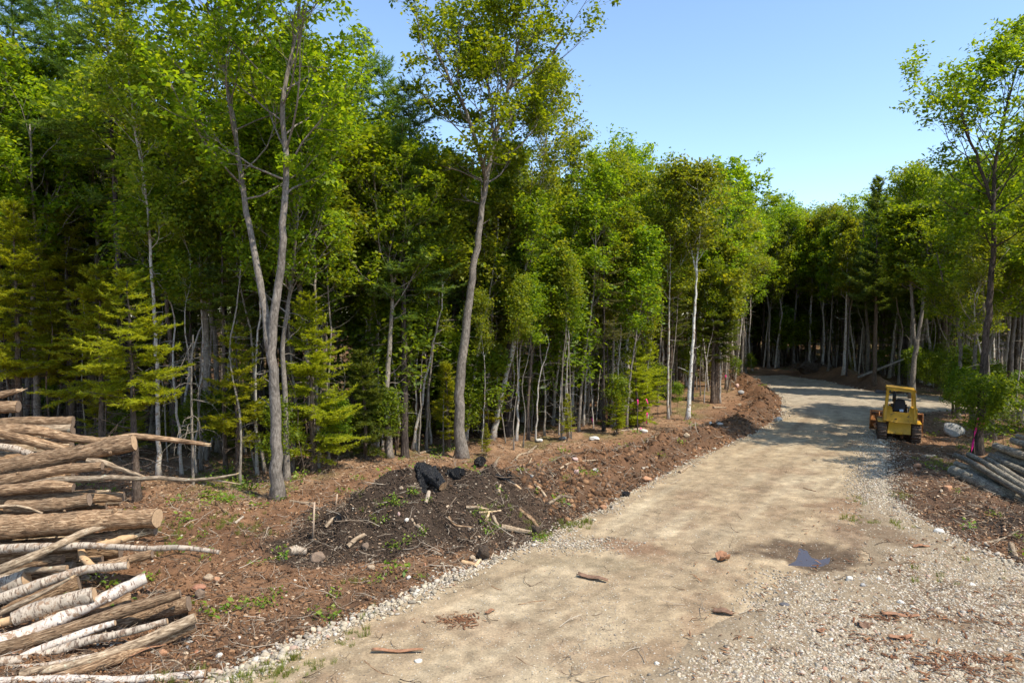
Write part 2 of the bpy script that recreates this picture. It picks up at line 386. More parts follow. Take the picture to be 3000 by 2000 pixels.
# centre vertex closes the disc under the viewpoint
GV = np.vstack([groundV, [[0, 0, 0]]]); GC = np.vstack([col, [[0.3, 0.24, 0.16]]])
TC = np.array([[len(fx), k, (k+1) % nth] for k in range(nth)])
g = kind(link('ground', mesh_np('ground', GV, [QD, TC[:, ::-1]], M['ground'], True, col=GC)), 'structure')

def sheet(name, sdv, dz, col, mat, edge=0.25):
    keep = (sdv > -0.12)
    fk = keep[QD].all(1)
    Q = QD[fk]; ids = np.unique(Q); mp = np.full(len(fx), -1, np.int64); mp[ids] = np.arange(len(ids))
    z = GZ[ids] + np.clip(sdv[ids]*0.12, -0.035, dz)
    V = np.stack([fx[ids], fy[ids], z], 1)
    o = kind(link(name, mesh_np(name, V, mp[Q], mat, True, col=col[ids])), 'structure'); return o
rc = np.tile(np.array([0.37, 0.285, 0.18]), (len(fx), 1))
# long worn streaks along the road, damp brown patches
LE = ROAD[1:12]; LL = np.r_[0, np.cumsum(np.hypot(*np.diff(LE, axis=0).T))]
dLn, aLn = seg_dist(fx, fy, LE, LL[:, None]); aLn = aLn[..., 0]
s1 = fbm(dLn + 0.25*fbm(aLn, fx*0, 6, 66, 2), aLn*0.07, 0.55, 61, 4); lane = np.exp(-((dLn-2.1-0.3*np.sin(aLn*0.13))/0.28)**2) + np.exp(-((dLn-3.9-0.3*np.sin(aLn*0.13))/0.28)**2); s2 = fbm(fx, fy, 1.3, 62, 4); s3 = fbm(fx, fy, 4.5, 63, 3)
rc = blend(rc, (0.46, 0.375, 0.25), sstep(0.0, 0.4, s3)*0.7)
rc = blend(rc, (0.27, 0.195, 0.12), sstep(0.02, 0.3, s1)*0.45)
rc = blend(rc, (0.45, 0.37, 0.25), sstep(0.05, 0.35, -s1)*0.4)
rc = blend(rc, (0.25, 0.185, 0.12), lane*(0.15+0.35*sstep(-0.1, 0.3, n1)))
rc = blend(rc, (0.25, 0.17, 0.105), sstep(0.18, 0.4, s2)*0.55)
for (px, rw, ax, ay, cc, am) in ((1850, 1605, 0.9, 0.7, (0.25, 0.15, 0.09), 0.75), (2380, 1625, 1.75, 1.5, (0.13, 0.092, 0.06), 0.97), (2500, 1570, 1.0, 1.8, (0.19, 0.13, 0.085), 0.7),
                                 (2560, 1500, 1.8, 1.6, (0.26, 0.165, 0.10), 0.7), (1400, 1860, 1.1, 0.5, (0.30, 0.21, 0.13), 0.5), (2150, 1560, 2.0, 0.35, (0.33, 0.26, 0.17), 0.6), (2350, 1510, 0.8, 0.5, (0.24, 0.18, 0.11), 0.6),
                                 (1750, 1650, 1.6, 0.5, (0.30, 0.24, 0.15), 0.5)):
    c = onz(px, rw); m = sstep(1.25, 0.6, np.hypot((fx-c[0])/ax, (fy-c[1])/ay) + 0.9*n2)*am
    rc = blend(rc, cc, m)
pinkr = onz(2620, 1508); m = sstep(1.0, 0.8, np.hypot((fx-pinkr[0])/1.5, (fy-pinkr[1])/0.9) + 1.2*n1)
rc = blend(rc, (0.50, 0.36, 0.29), m*0.8)
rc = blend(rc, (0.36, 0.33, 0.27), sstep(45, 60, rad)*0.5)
rc = rc*np.array([0.90, 0.885, 0.87])*(1 + 0.30*n2[:, None])*(1 + 0.42*fbm(fx, fy, 0.2, 71, 2)[:, None])
sheet('road', RSD, 0.02, rc, M['road'])
PSD = np.minimum(sdist(fx, fy, PAD) + 0.5*n1 + 0.25*n2, RSD)
pc = np.tile(np.array([0.26, 0.20, 0.13]), (len(fx), 1)); pc = blend(pc, (0.15, 0.10, 0.062), sstep(0.0, 0.4, n1)*0.7)
GZs = GZ; 
def sheet2():
    global GZ
    GZ = GZs + np.clip(RSD*0.12, -0.035, 0.02) + 0.003
    o = sheet('gravel_yard', np.where(PSD > -0.1, PSD, -1), 0.012, pc, M['road']); GZ = GZs; return o
pd_ = np.hypot((fx-PUD[0])/1.5, (fy-PUD[1])/1.25)
PSD = np.where(pd_ < 1.0, -1, PSD)
sheet2()
# puddle: a level pane of muddy water in the hollow
m, nt, b = nmat('puddle_water'); b.inputs['Base Color'].default_value = (0.060, 0.042, 0.036, 1); b.inputs['Roughness'].default_value = 0.09
b.inputs['Specular IOR Level'].default_value = 0.35; b.inputs['IOR'].default_value = 1.33; bump(nt, b, noise(nt, coords(nt), 9, 2), 0.04, 0.01)
th2 = np.linspace(0, 2*np.pi, 60, endpoint=False); Pw = []
cen = PUDP.mean(0)
def ring(P, n=70):
    Q = np.vstack([P, P[:1]]); L = np.r_[0, np.cumsum(np.hypot(*np.diff(Q, axis=0).T))]; t = np.linspace(0, L[-1], n, endpoint=False)
    return np.stack([np.interp(t, L, Q[:, 0]), np.interp(t, L, Q[:, 1])], 1)
rg = ring(PUDP); rg = (rg + np.roll(rg, 1, 0) + np.roll(rg, -1, 0))/3
import mathutils
def patch(name, rg, z, mat, top=0.0):
    tri = mathutils.geometry.tessellate_polygon([[Vector((p[0], p[1], 0)) for p in rg]])
    V = np.c_[rg, np.full(len(rg), z)]
    F = [t if mathutils.geometry.normal([Vector(V[k]) for k in t]).z > 0 else t[::-1] for t in tri]
    return link(name, mesh_np(name, V, np.array(F), mat, False))
PUDZ = -0.066
rg = rg + (rg-rg.mean(0))/np.linalg.norm(rg-rg.mean(0), axis=1)[:, None]*0.10
kind(patch('puddle_water', rg, PUDZ, m), 'structure')
# ------------------------------------------------------------------ tree building
UP = np.array([0, 0, 1.0])
def unit(v): v = np.asarray(v, float); return v/(np.linalg.norm(v)+1e-9)
def spline(P, step=0.6):
    P = np.asarray(P, float); L = np.r_[0, np.cumsum(np.linalg.norm(np.diff(P, axis=0), axis=1))]
    n = max(4, int(L[-1]/step)+1); t = np.linspace(0, L[-1], n)
    Q = np.stack([np.interp(t, L, P[:, k]) for k in range(3)], 1)
    for _ in range(2):
        Q[1:-1] = (Q[:-2]+2*Q[1:-1]+Q[2:])/4
    return Q
def leaves_mesh(name, cen, rng, size, mat, flat=0.6, elong=1.5, droop=0.0):
    """each leaf a small folded blade"""
    n = len(cen)
    nrm = rng.standard_normal((n, 3)); nrm[:, 2] = np.abs(nrm[:, 2])*1.2 + flat; nrm /= np.linalg.norm(nrm, axis=1)[:, None]
    a = rng.standard_normal((n, 3)); a[:, 2] -= droop; a -= (a*nrm).sum(1)[:, None]*nrm; a /= np.linalg.norm(a, axis=1)[:, None]
    b = np.cross(nrm, a); s = size*(0.6+0.8*rng.random(n))[:, None]
    V = np.stack([cen - a*s*0.5*elong, cen + b*s*0.42 + nrm*s*0.12, cen + a*s*0.5*elong, cen - b*s*0.42 + nrm*s*0.12], 1).reshape(-1, 3)
    F = np.arange(4*n).reshape(-1, 4)
    return mesh_np(name, V, F, mat, False)
def grow(rng, start, d, L, n, up=0.12, wob=0.16):
    P = [np.array(start)]; d = unit(d)
    for k in range(n):
        d = unit(d + UP*up + rng.standard_normal(3)*wob); P.append(P[-1] + d*L/n)
    return np.array(P)
def decid(seed, trunks, r0, lo, R, nl, per, lsize, leafmat, barkmat, name='broadleaf', env=None, up=0.15, el=(25, 65), dens=5, spread=0.21, dead=6, bare=0.0, tsides=8):
    """trunks: list of polylines (first starts at the ground); limbs grow from each above height fraction lo"""
    rng = np.random.default_rng(seed); G = Geo(); anchors = []
    H = max(t[-1][2] for t in trunks)
    for ti, T in enumerate(trunks):
        P = spline(T, 0.5); m = len(P); f = P[:, 2]/H
        P[1:-1, :2] += rng.standard_normal((m-2, 2))*0.02
        rtop = 0.15
        r = r0*np.clip(1 - 0.86*f**0.9, 0.06, 1)*(0.86 if ti else 1)
        if P[0, 2] < 0.5: r = r*(1 + 0.75*np.exp(-P[:, 2]/0.30)); P[0, 2] -= 0.3
        G.tube(P, r, tsides, rough=0.035, rng=rng)
        hs = np.where(f > lo)[0]
        if len(hs) < 2: continue
        k0, az = hs[0], rng.random()*6.28
        nlt = max(3, int(nl*(f[-1]-max(f[0], lo))/(1-lo)))
        for q in range(nlt):
            u = (q+rng.random()*0.8)/nlt; k = min(m-2, int(k0 + u*(m-1-k0))); az += 2.4 + rng.standard_normal()*0.3
            hf = (f[k]-lo)/(1-lo)
            e = math.radians(el[0] + (el[1]-el[0])*hf + rng.standard_normal()*8)
            L = R*(env(hf) if env else (0.45+0.75*math.sin(math.pi*min(1, hf*0.85+0.12))))*(0.75+0.5*rng.random())
            d = np.array([math.cos(az)*math.cos(e), math.sin(az)*math.cos(e), math.sin(e)])
            B = grow(rng, P[k], d, L, 6, up*0.7, 0.14); rb = r[k]*0.42*min(1, L/R+0.3)
            G.tube(B, np.linspace(rb, rb*0.25, 7), 5, cap=False)
            for s_ in range(dens):
                t = 0.28 + 0.72*(s_+rng.random()*0.6)/dens; kk = min(5, int(t*6)); base = B[kk] + (B[kk+1]-B[kk])*(t*6-kk if t < 1 else 1)
                dd = unit(B[kk+1]-B[kk]); sd_ = unit(np.cross(dd, UP)*(1 if s_ % 2 else -1)*0.9 + dd*0.7 + rng.standard_normal(3)*0.3)
                l2 = L*(0.42 - 0.22*t) + 0.25; b2 = grow(rng, base, sd_, l2, 4, up, 0.2)
                G.tube(b2, np.linspace(rb*0.38, rb*0.12, 5), 4, cap=False)
                if rng.random() < bare: continue
                for w in range(3):
                    p = b2[2+min(w, 2)]; tw = grow(rng, p, (b2[-1]-b2[0]) + rng.standard_normal(3)*0.6*l2, 0.35+0.25*rng.random(), 2, 0.1, 0.3)
                    G.tube(tw, [rb*0.13, rb*0.09, rb*0.05], 3, cap=False)
                    anchors.append(tw[-1]); 
                anchors.append(b2[-1])
            anchors.append(B[-1])
    A = np.array(anchors)
    n = max(1, int(per)); cen = np.repeat(A, n, axis=0) + rng.standard_normal((len(A)*n, 3))*np.array([spread, spread, spread*0.6])
    for q in range(dead):       # bare snags below the crown
        T = spline(trunks[0], 0.5); k = int(len(T)*(0.15 + 0.6*lo*rng.random()*1.3)); k = min(k, len(T)-2)
        az = rng.random()*6.28; B = grow(rng, T[k], (math.cos(az), math.sin(az), 0.3), 0.5+1.0*rng.random(), 4, 0.02, 0.25)
        G.tube(B, np.linspace(r0*0.14, r0*0.04, 5), 4, cap=False)
    tm = G.mesh(name+'_trunk', barkmat); cm = leaves_mesh(name+'_crown', cen, rng, lsize, leafmat)
    return tm, cm, H
def needles(name, bases, dirs, rng, length, width, mat, per, ang=0.7, uplift=0.15):
    """thin needle sprays on both sides of each twig: bases (n,3), dirs (n,3) unit"""
    n = len(bases); b = np.repeat(bases, per, 0); d = np.repeat(dirs, per, 0)
    side = np.cross(d, UP); side /= np.linalg.norm(side, axis=1)[:, None]+1e-6
    sg = rng.choice([-1.0, 1.0], n*per)[:, None]; k = rng.standard_normal((n*per, 3))*0.28
    v = d*(1-ang*0.4) + side*sg*ang*rng.random((n*per, 1))*1.4 + k + UP*uplift*rng.random((n*per, 1)); v /= np.linalg.norm(v, axis=1)[:, None]
    L = length*(0.6+0.7*rng.random((n*per, 1))); w = np.cross(v, rng.standard_normal((n*per, 3))); w /= np.linalg.norm(w, axis=1)[:, None]
    w[:, 2] *= 0.5
    V = np.stack([b - w*width*0.5, b + w*width*0.5, b + v*L*0.6 + w*width*0.55, b + v*L], 1).reshape(-1, 3)
    i = np.arange(n*per)*4; F = np.stack([i, i+1, i+2, i+3], 1)
    return mesh_np(name, V, F, mat, False)
def conifer(seed, H, r0, zlo, R, barkmat, mat, name='conifer', whorl=0.42, nb=4, shape=0.85, droop=0.15, deadlo=0.0, per=7, nl=0.12, wid=0.03, bstep=0.11, lean=(0, 0), tipup=0.5, topR=0.12, ndead=10, gap=0.0):
    rng = np.random.default_rng(seed); G = Geo(); bs, ds = [], []
    T = spline([(0, 0, -0.3), (lean[0]*0.4, lean[1]*0.4, H*0.45), (lean[0], lean[1], H)], 0.6)
    T[1:-1, :2] += rng.standard_normal((len(T)-2, 2))*0.015
    f = np.clip(T[:, 2]/H, 0, 1); r = r0*(1-0.93*f)*(1+0.5*np.exp(-np.clip(T[:, 2], 0, None)/0.25))
    G.tube(T, r, 8, rough=0.03, rng=rng)
    def at(z): k = np.interp(z, T[:, 2], np.arange(len(T))); i0 = min(len(T)-2, int(k)); return T[i0]+(T[i0+1]-T[i0])*(k-i0)
    z = zlo
    while z < H*0.985:
        u = (z-zlo)/(H-zlo)
        for q in range(nb):
            if rng.random() < gap: continue
            az = rng.random()*6.28; env = R*((1-u)**shape)*min(1, 0.55+u*4) + topR; L = env*(0.5+0.72*rng.random())
            e = -droop + (0.7*u)**2*1.1 + rng.standard_normal()*0.17
            d = np.array([math.cos(az)*math.cos(e), math.sin(az)*math.cos(e), math.sin(e)])
            n = 5; B = [at(z+rng.random()*whorl*0.6)]; dd = d.copy()
            for k in range(n):
                dd = unit(dd + UP*(0.05+0.10*tipup*k/n) + rng.standard_normal(3)*0.05); B.append(B[-1]+dd*L/n)
            B = np.array(B); rb = max(0.006, r0*0.16*min(1, L/R+0.2)); G.tube(B, np.linspace(rb, rb*0.2, n+1), 4, cap=False)
            ns = max(3, int(L*0.85/bstep)); tt = 0.12 + 0.88*(np.arange(ns)+rng.random(ns)*0.6)/ns
            Ln = np.arange(n+1)/n
            for s_ in range(ns):
                t = min(0.999, tt[s_]); p = np.array([np.interp(t, Ln, B[:, c]) for c in range(3)]); k = min(n-1, int(t*n)); bd = unit(B[k+1]-B[k])
                sd_ = unit(np.cross(bd, UP))*(1 if s_ % 2 else -1)
                l2 = (0.10 + 0.42*L*(1-t)*min(1, t*4+0.2))*(0.6+0.6*rng.random()); v = unit(bd*0.75 + sd_*0.8 + rng.standard_normal(3)*0.12 - UP*0.08)
                m2 = max(1, int(l2/0.085))
                for w in range(m2): bs.append(p + v*l2*(w+0.3)/m2); ds.append(v)
                bs.append(p); ds.append(bd)
            bs.append(B[-1]); ds.append(dd)
        z += whorl*(0.7+0.6*rng.random())*(1-0.45*u)
    for w in range(5): bs.append(at(H-0.07*w)); ds.append(UP + 0.01)
    for q in range(ndead):
        z = rng.uniform(min(0.8, zlo*0.5), max(1.2, zlo*1.15)); az = rng.random()*6.28
        L = (0.5+R*0.55*rng.random()); B = grow(rng, at(z), (math.cos(az), math.sin(az), -0.05), L, 5, -0.01, 0.16)
        rb = r0*0.09+0.004; G.tube(B, np.linspace(rb, rb*0.25, 6), 4, cap=False)
        for w in range(4):
            k = 1+int(rng.random()*4); sdv = unit(np.cross(unit(B[-1]-B[0]), UP)*rng.choice([-1, 1])+unit(B[-1]-B[0])*0.8+rng.standard_normal(3)*0.25)
            b2 = grow(rng, B[k], sdv, L*0.35*rng.random()+0.15, 3, -0.05, 0.2); G.tube(b2, np.linspace(rb*0.45, rb*0.15, 4), 3, cap=False)
    tm = G.mesh(name+'_trunk', barkmat); cm = needles(name+'_crown', np.array(bs), np.array(ds), rng, nl, wid, mat, per)
    return tm, cm, H
def straight(H, seed, wob=0.35, n=5, lean=(0, 0)):
    rng = np.random.default_rng(seed+999); return [(0, 0, 0)] + [(lean[0]*k/n + rng.normal()*wob*k/n, lean[1]*k/n + rng.normal()*wob*k/n, H*k/n) for k in range(1, n+1)]
def place(kindname, var, loc, label, cat, group=None, rz=0.0, s=1.0, tilt=(0, 0), sxy=None):
    tm, cm, H = var
    e = empty(kindname, loc, label, cat, group, rz); e.scale = (sxy or s, sxy or s, s); e.rotation_euler = (tilt[0], tilt[1], rz)
    link('trunk', tm, e)
    if cm is not None: link('crown', cm, e)
    return e

# ---- shared woodland kinds
OAK, MAP, BIR, PIN, SPR, FIR, UND, DEAD = [], [], [], [], [], [], [], []
for k in range(3):
    T = straight(16, 10+k, 0.5); fk = [T[3], (T[3][0]+0.9, T[3][1]-0.4, 12.0), (T[3][0]+1.6, T[3][1]-0.6, 15.0)]
    OAK.append(decid(10+k, [T, fk], 0.19, 0.48, 3.0, 19, 17, 0.145, M['leaf_oak'], M['bark_grey'], 'oak', up=0.16))
for k in range(4):
    MAP.append(decid(30+k, [straight(15, 30+k, 0.45)], 0.13, 0.46 + 0.05*k, 2.4, 19, 17, 0.14, M['leaf_maple'], M['bark_grey'] if k % 2 else M['bark_brown'], 'maple', up=0.18))
for k in range(3):
    T = straight(14, 50+k, 0.55, lean=(0.8, 0)); 
    BIR.append(decid(50+k, [T], 0.105, 0.52, 2.0, 18, 17, 0.12, M['leaf_birch'], M['birch'], 'birch', up=0.22, el=(35, 70)))
for k in range(3):
    PIN.append(conifer(70+k, 18, 0.21, 7.5 - k, 3.0, M['bark_dark'], M['needle_pine'], 'pine', whorl=0.65, nb=5, shape=0.75, droop=-0.05, per=7, nl=0.30, wid=0.034, bstep=0.22, ndead=16, tipup=1.2))
for k in range(3):
    FIR.append(conifer(80+k, 12, 0.13, 1.8+k*1.6, 1.9, M['bark_brown'], M['needle_fir'], 'fir', whorl=0.34, nb=4, per=6, nl=0.17, wid=0.04, bstep=0.15, ndead=18, gap=0.15))
for k in range(3):
    SPR.append(conifer(90+k, 7, 0.085, 0.6+0.5*k, 1.75, M['bark_brown'], M['needle_spruce'], 'young_spruce', whorl=0.26, nb=5, per=8, nl=0.15, wid=0.034, bstep=0.13, ndead=8, droop=0.1, gap=0.1))
for k in range(3):
    UND.append(decid(100+k, [straight(5, 100+k, 0.4)], 0.030, 0.34, 1.1, 12, 8, 0.15, M['leaf_dark'], M['bark_brown'], 'sapling', dead=0, up=0.1, spread=0.25, tsides=5))
POL = [decid(110+k, [straight(11, 110+k, 0.5, lean=(0.6*(k-1), 0))], 0.055, 0.62, 1.2, 12, 14, 0.12, M['leaf_birch'] if k % 2 else M['leaf_maple'], [M['birch'], M['bark_grey'], M['dead'], M['birch']][k], 'pole_tree', up=0.22, el=(35, 70), dead=14, tsides=6) for k in range(4)]
def deadtree(seed, H, r0, mat, nbr=26, R=1.1):
    rng = np.random.default_rng(seed); G = Geo(); T = spline([(0, 0, -0.2)] + straight(H, seed, 0.35)[1:], 0.5)
    r = r0*(1-0.85*np.clip(T[:, 2]/H, 0, 1)); G.tube(T, r, 6, rough=0.05, rng=rng)
    for q in range(nbr):
        k = 2+int(rng.random()*(len(T)-3)); az = rng.random()*6.28; L = R*(0.3+0.9*rng.random())
        B = grow(rng, T[k], (math.cos(az), math.sin(az), 0.15), L, 5, 0.0, 0.22); rb = r[k]*0.3+0.004
        G.tube(B, np.linspace(rb, rb*0.25, 6), 4, cap=False)
        for w in range(3):
            b2 = grow(rng, B[1+int(rng.random()*4)], (B[-1]-B[0])+rng.standard_normal(3)*L*0.7, L*0.4, 3, 0, 0.25); G.tube(b2, np.linspace(rb*0.45, rb*0.15, 4), 3, cap=False)
    return G.mesh('dead_trunk', mat), None, H
for k in range(3): DEAD.append(deadtree(120+k, 8+k, 0.055, M['dead'] if k != 1 else M['bark_brown'], 24, 1.0+0.3*k))
# ------------------------------------------------------------------ individual trees read from the photograph
def lp(base, pts, d, lead=None):
    """sight-line points at the tree's own distance, relative to its base"""
    return [(0, 0, 0)] + [tuple(atd(a, b, d + (dd[0] if dd else 0)) - base) for a, b, *dd in pts]
def wpx(w, d): return w*d/FPX/2
def one(kindname, tm, cm, loc, label, cat, group=None):
    return place(kindname, (tm, cm, 0), loc, label, cat, group)
used_xy = []
def hero_dec(kindname, bpx, paths, w, lo, R, nl, per, ls, lm, bm, label, seed, cat='tree', **kw):
    b = gp(*bpx); d = b[1]; used_xy.append((b[0], b[1]))
    tr = []
    for k, p in enumerate(paths):
        L = [tuple(atd(q[0], q[1], d + (q[2] if len(q) > 2 else 0)) - b) for q in p]
        tr.append(([(0, 0, 0)] + L) if k == 0 else L)
    tm, cm, H = decid(seed, tr, wpx(w, d), lo, R, nl, per, ls, lm, bm, kindname, **kw)
    return one(kindname, tm, cm, b, label, cat, kw.get('group'))
# twin-stemmed tree left of the dirt mound
hero_dec('oak_tree', (812, 1462), [[(808, 1300), (806, 1130), (790, 1020), (812, 880), (826, 730), (836, 560), (840, 430), (822, 300), (850, 170), (880, 20), (900, -120)],
                                   [(790, 1030), (772, 880, .3), (742, 720, .5), (712, 560, .8), (694, 430, .9), (672, 300, 1.0), (650, 150, 1.0), (640, -20, 1.2), (640, -150, 1.2)]],
         36, 0.52, 4.0, 22, 19, 0.145, M['leaf_oak'], M['bark_grey'], 'tall twin-stemmed tree with pale grey bark forking low, left of the dark dirt mound', 201, dens=6, dead=3, tsides=12)
# the great tree above the mound
hero_dec('oak_tree', (1352, 1342), [[(1345, 1240), (1346, 1120), (1362, 980), (1385, 800), (1412, 620), (1425, 520), (1448, 420), (1475, 320), (1500, 220), (1520, 120), (1540, 40)],
                                    [(1425, 530), (1400, 430, -.5), (1370, 330, -1), (1330, 260, -1), (1290, 180, -1.2), (1260, 110, -1.2)],
                                    [(1448, 420), (1440, 330, .5), (1430, 240, 1), (1400, 140, 1.2), (1380, 60, 1.2)],
                                    [(1490, 260), (1550, 220, .3), (1610, 170, .6), (1650, 110, .6)]],
         34, 0.56, 3.8, 21, 19, 0.14, M['leaf_oak'], M['bark_grey'], 'tallest tree with broad airy crown against the sky, standing right behind the mound', 202, dens=6, dead=2, tsides=12, bare=0.1, env=lambda h: 0.75+0.35*h, spread=0.2, el=(22, 48))
hero_dec('birch_tree', (1442, 1286), [[(1470, 1160), (1500, 1030), (1525, 880), (1548, 740), (1565, 640), (1588, 520), (1600, 420), (1605, 330), (1600, 280)]],
         19, 0.55, 2.7, 26, 20, 0.12, M['leaf_birch'], M['birch'], 'leaning pale birch with dense small-leaved crown, just right of the tallest tree', 203, up=0.2, el=(30, 75), dens=6)
hero_dec('birch_tree', (1362, 1296), [[(1378, 1180), (1392, 1080), (1412, 960), (1440, 840), (1458, 700), (1462, 620)]], 12, 0.6, 1.6, 16, 12, 0.15, M['leaf_birch'], M['birch'], 'thin pale birch close behind the trunk of the tallest tree', 204)
hero_dec('birch_tree', (1532, 1235), [[(1545, 1130), (1560, 1040), (1575, 920), (1592, 780), (1600, 650), (1606, 560)]], 13, 0.6, 1.8, 18, 12, 0.16, M['leaf_birch'], M['birch'], 'slender birch bowed to the right, fourth trunk right of the tallest tree', 205)
hero_dec('birch_tree', (2014, 1228), [[(2022, 1120), (2030, 1000), (2036, 900), (2042, 780), (2046, 680), (2060, 600), (2075, 540)], [(2040, 800), (2022, 720, .2), (2005, 640, .3), (2000, 570, .3)]],
         13, 0.66, 2.1, 22, 9, 0.16, M['leaf_birch'], M['birch_bright'], 'white birch with forked top standing alone at the wood edge left of the road', 206, el=(40, 75))
hero_dec('oak_tree', (2130, 1140), [[(2132, 1020), (2135, 900), (2140, 780), (2145, 680), (2150, 600), (2150, 540)]], 9, 0.6, 3.4, 18, 12, 0.24, M['leaf_oak'], M['bark_brown'], 'broad-crowned tree at the end of the left wood where the road bends', 207)
# right side
hero_dec('oak_tree', (2862, 1332), [[(2872, 1220), (2880, 1120), (2888, 1000), (2902, 850), (2912, 700), (2908, 560), (2920, 450), (2940, 350), (2965, 250), (2985, 180)], [(2908, 600), (2880, 510, -.4), (2850, 430, -.6), (2822, 370, -.8), (2815, 330, -.8)]],
         27, 0.52, 2.9, 24, 18, 0.135, M['leaf_oak'], M['bark_dark'], 'tall airy tree with pink tape on its dark trunk, behind the right log pile', 208, dens=6, dead=3, tsides=10, bare=0.1)
hero_dec('birch_tree', (2912, 1288), [[(2902, 1180), (2892, 1080), (2885, 950), (2875, 800), (2868, 640), (2862, 560)]], 15, 0.6, 2.0, 18, 11, 0.17, M['leaf_maple'], M['bark_grey'], 'pale trunk leaning left behind the tree with the pink tape', 209)
hero_dec('oak_tree', (2672, 1168), [[(2676, 1080), (2684, 1020), (2700, 930), (2716, 800), (2722, 740), (2728, 680)], [(2684, 1040), (2675, 930, .2), (2665, 800, .4), (2655, 720, .5), (2648, 660, .5)]],
         17, 0.60, 2.5, 22, 12, 0.24, M['leaf_maple'], M['bark_grey'], 'forked grey tree behind the bulldozer, left stem nearly white', 210, el=(20, 55))
b = gp(2562, 1128); used_xy.append((b[0], b[1]))
H = atd(2562, 522, b[1])[2] - b[2]
tm, cm, _ = conifer(211, H, 0.20, H*0.36, 2.9, M['bark_brown'], M['needle_pine'], 'pine', whorl=0.62, nb=6, shape=0.8, droop=-0.05, per=8, nl=0.34, wid=0.05, bstep=0.22, ndead=18, tipup=1.2)
one('pine_tree', tm, cm, b, 'pointed conical pine rising above the leafy trees behind the bulldozer', 'tree')
# pines at upper left
for n_, (bpx, top, w, seed, lab, zf) in enumerate([((372, 1335), (300, -160), 25, 212, 'tall dark-trunked pine at the left, leaning slightly left above the log pile', 0.50),
        ((250, 1292), (150, -250), 22, 213, 'tall pine with a reddish sunlit trunk, second from the left edge', 0.45), ((110, 1272), (20, -200), 22, 214, 'tall dark pine nearest the left edge above the log pile', 0.45),
        ((1222, 1300), (1195, 250), 17, 215, 'dark straight pine left of the tallest tree', 0.5), ((1165, 1260), (1120, 190), 16, 216, 'dark pine with blue-green top, next left of the pine beside the tallest tree', 0.48),
        ((1060, 1240), (1060, 118), 14, 217, 'pale-topped pine rising into the sky between the two big grey trees', 0.5)]):
    b = gp(*bpx); d = b[1]; used_xy.append((b[0], b[1])); t = atd(*top, d) - b
    tm, cm, _ = conifer(seed, t[2], wpx(w, d), t[2]*zf, 3.3, M['bark_dark'], M['needle_pine'], 'pine', whorl=0.7, nb=5, shape=0.6, droop=-0.02, per=7, nl=0.30, wid=0.036, bstep=0.2, ndead=26, lean=(t[0], t[1]), tipup=1.2, topR=0.3)
    one('pine_tree', tm, cm, b, lab, 'tree')
# young yellow-green spruces of the edge (own shapes)
yellow = [((60, 1330), (40, 590), 2.6, 301, 'bright yellow-green spruce cut by the left edge above the log pile', 0.30),
          ((215, 1300), (185, 560), 2.9, 302, 'tallest yellow-green young spruce, second from the left edge', 0.26),
          ((403, 1468), (372, 800), 2.1, 303, 'spruce with mottled brown trunk standing in front of the right end of the log pile', 0.42),
          ((300, 1350), (290, 780), 2.4, 304, 'yellow-green spruce between the two spruces above the log pile, drooping boughs', 0.3),
          ((918, 1378), (905, 860), 2.1, 305, 'full yellow-green spruce right beside the twin-stemmed tree', 0.10),
          ((1075, 1345), (1058, 1030), 1.7, 306, 'low dark green spruce at the back left of the mound', 0.08),
          ((700, 1405), (690, 960), 1.5, 307, 'sparse young spruce left of the twin-stemmed tree', 0.25),
          ((1425, 1282), (1418, 880), 1.5, 308, 'yellow-green spruce filling the gap behind the tallest trunk', 0.12),
          ((1318, 1322), (1305, 1070), 0.9, 309, 'small spruce at the left foot of the tallest tree', 0.15),
          ((1868, 1250), (1858, 1000), 1.5, 310, 'small bushy spruce at the wood edge by the pink flags', 0.05),
          ((1480, 1270), (1500, 800), 1.3, 311, 'narrow yellow-green spruce under the leaning birch', 0.3),
          ((2095, 1180), (2110, 760), 1.7, 312, 'shaggy spruce with bare lower twigs where the left wood ends', 0.3)]
for bpx, top, R, seed, lab, zf in yellow:
    b = gp(*bpx); d = b[1]; used_xy.append((b[0], b[1])); t = atd(*top, d) - b
    dark = seed in (306, 312)
    tm, cm, _ = conifer(seed, t[2], 0.045+0.012*t[2], t[2]*zf, R, M['bark_brown'], M['needle_fir'] if dark else M['needle_spruce'], 'spruce', whorl=0.25, nb=5, shape=0.62, droop=0.16, per=8, nl=0.16, wid=0.038,
                        bstep=0.115, ndead=26 if seed in (301, 302, 303, 304, 312) else 12, lean=(t[0], 0), gap=0.24)
    one('spruce_tree', tm, cm, b, lab, 'tree')
b = gp(1768, 1262); used_xy.append((b[0], b[1])); t = atd(1770, 670, b[1]) - b
tm, cm, _ = conifer(320, t[2], 0.10, t[2]*0.42, 1.9, M['bark_dark'], M['needle_grey'], 'spruce', whorl=0.38, nb=4, shape=0.55, droop=0.2, per=5, nl=0.14, wid=0.03, bstep=0.15, ndead=30, lean=(t[0], 0), gap=0.2)
one('spruce_tree', tm, cm, b, 'grey-green fading spruce with a dark straight trunk at the front of the wood', 'tree')
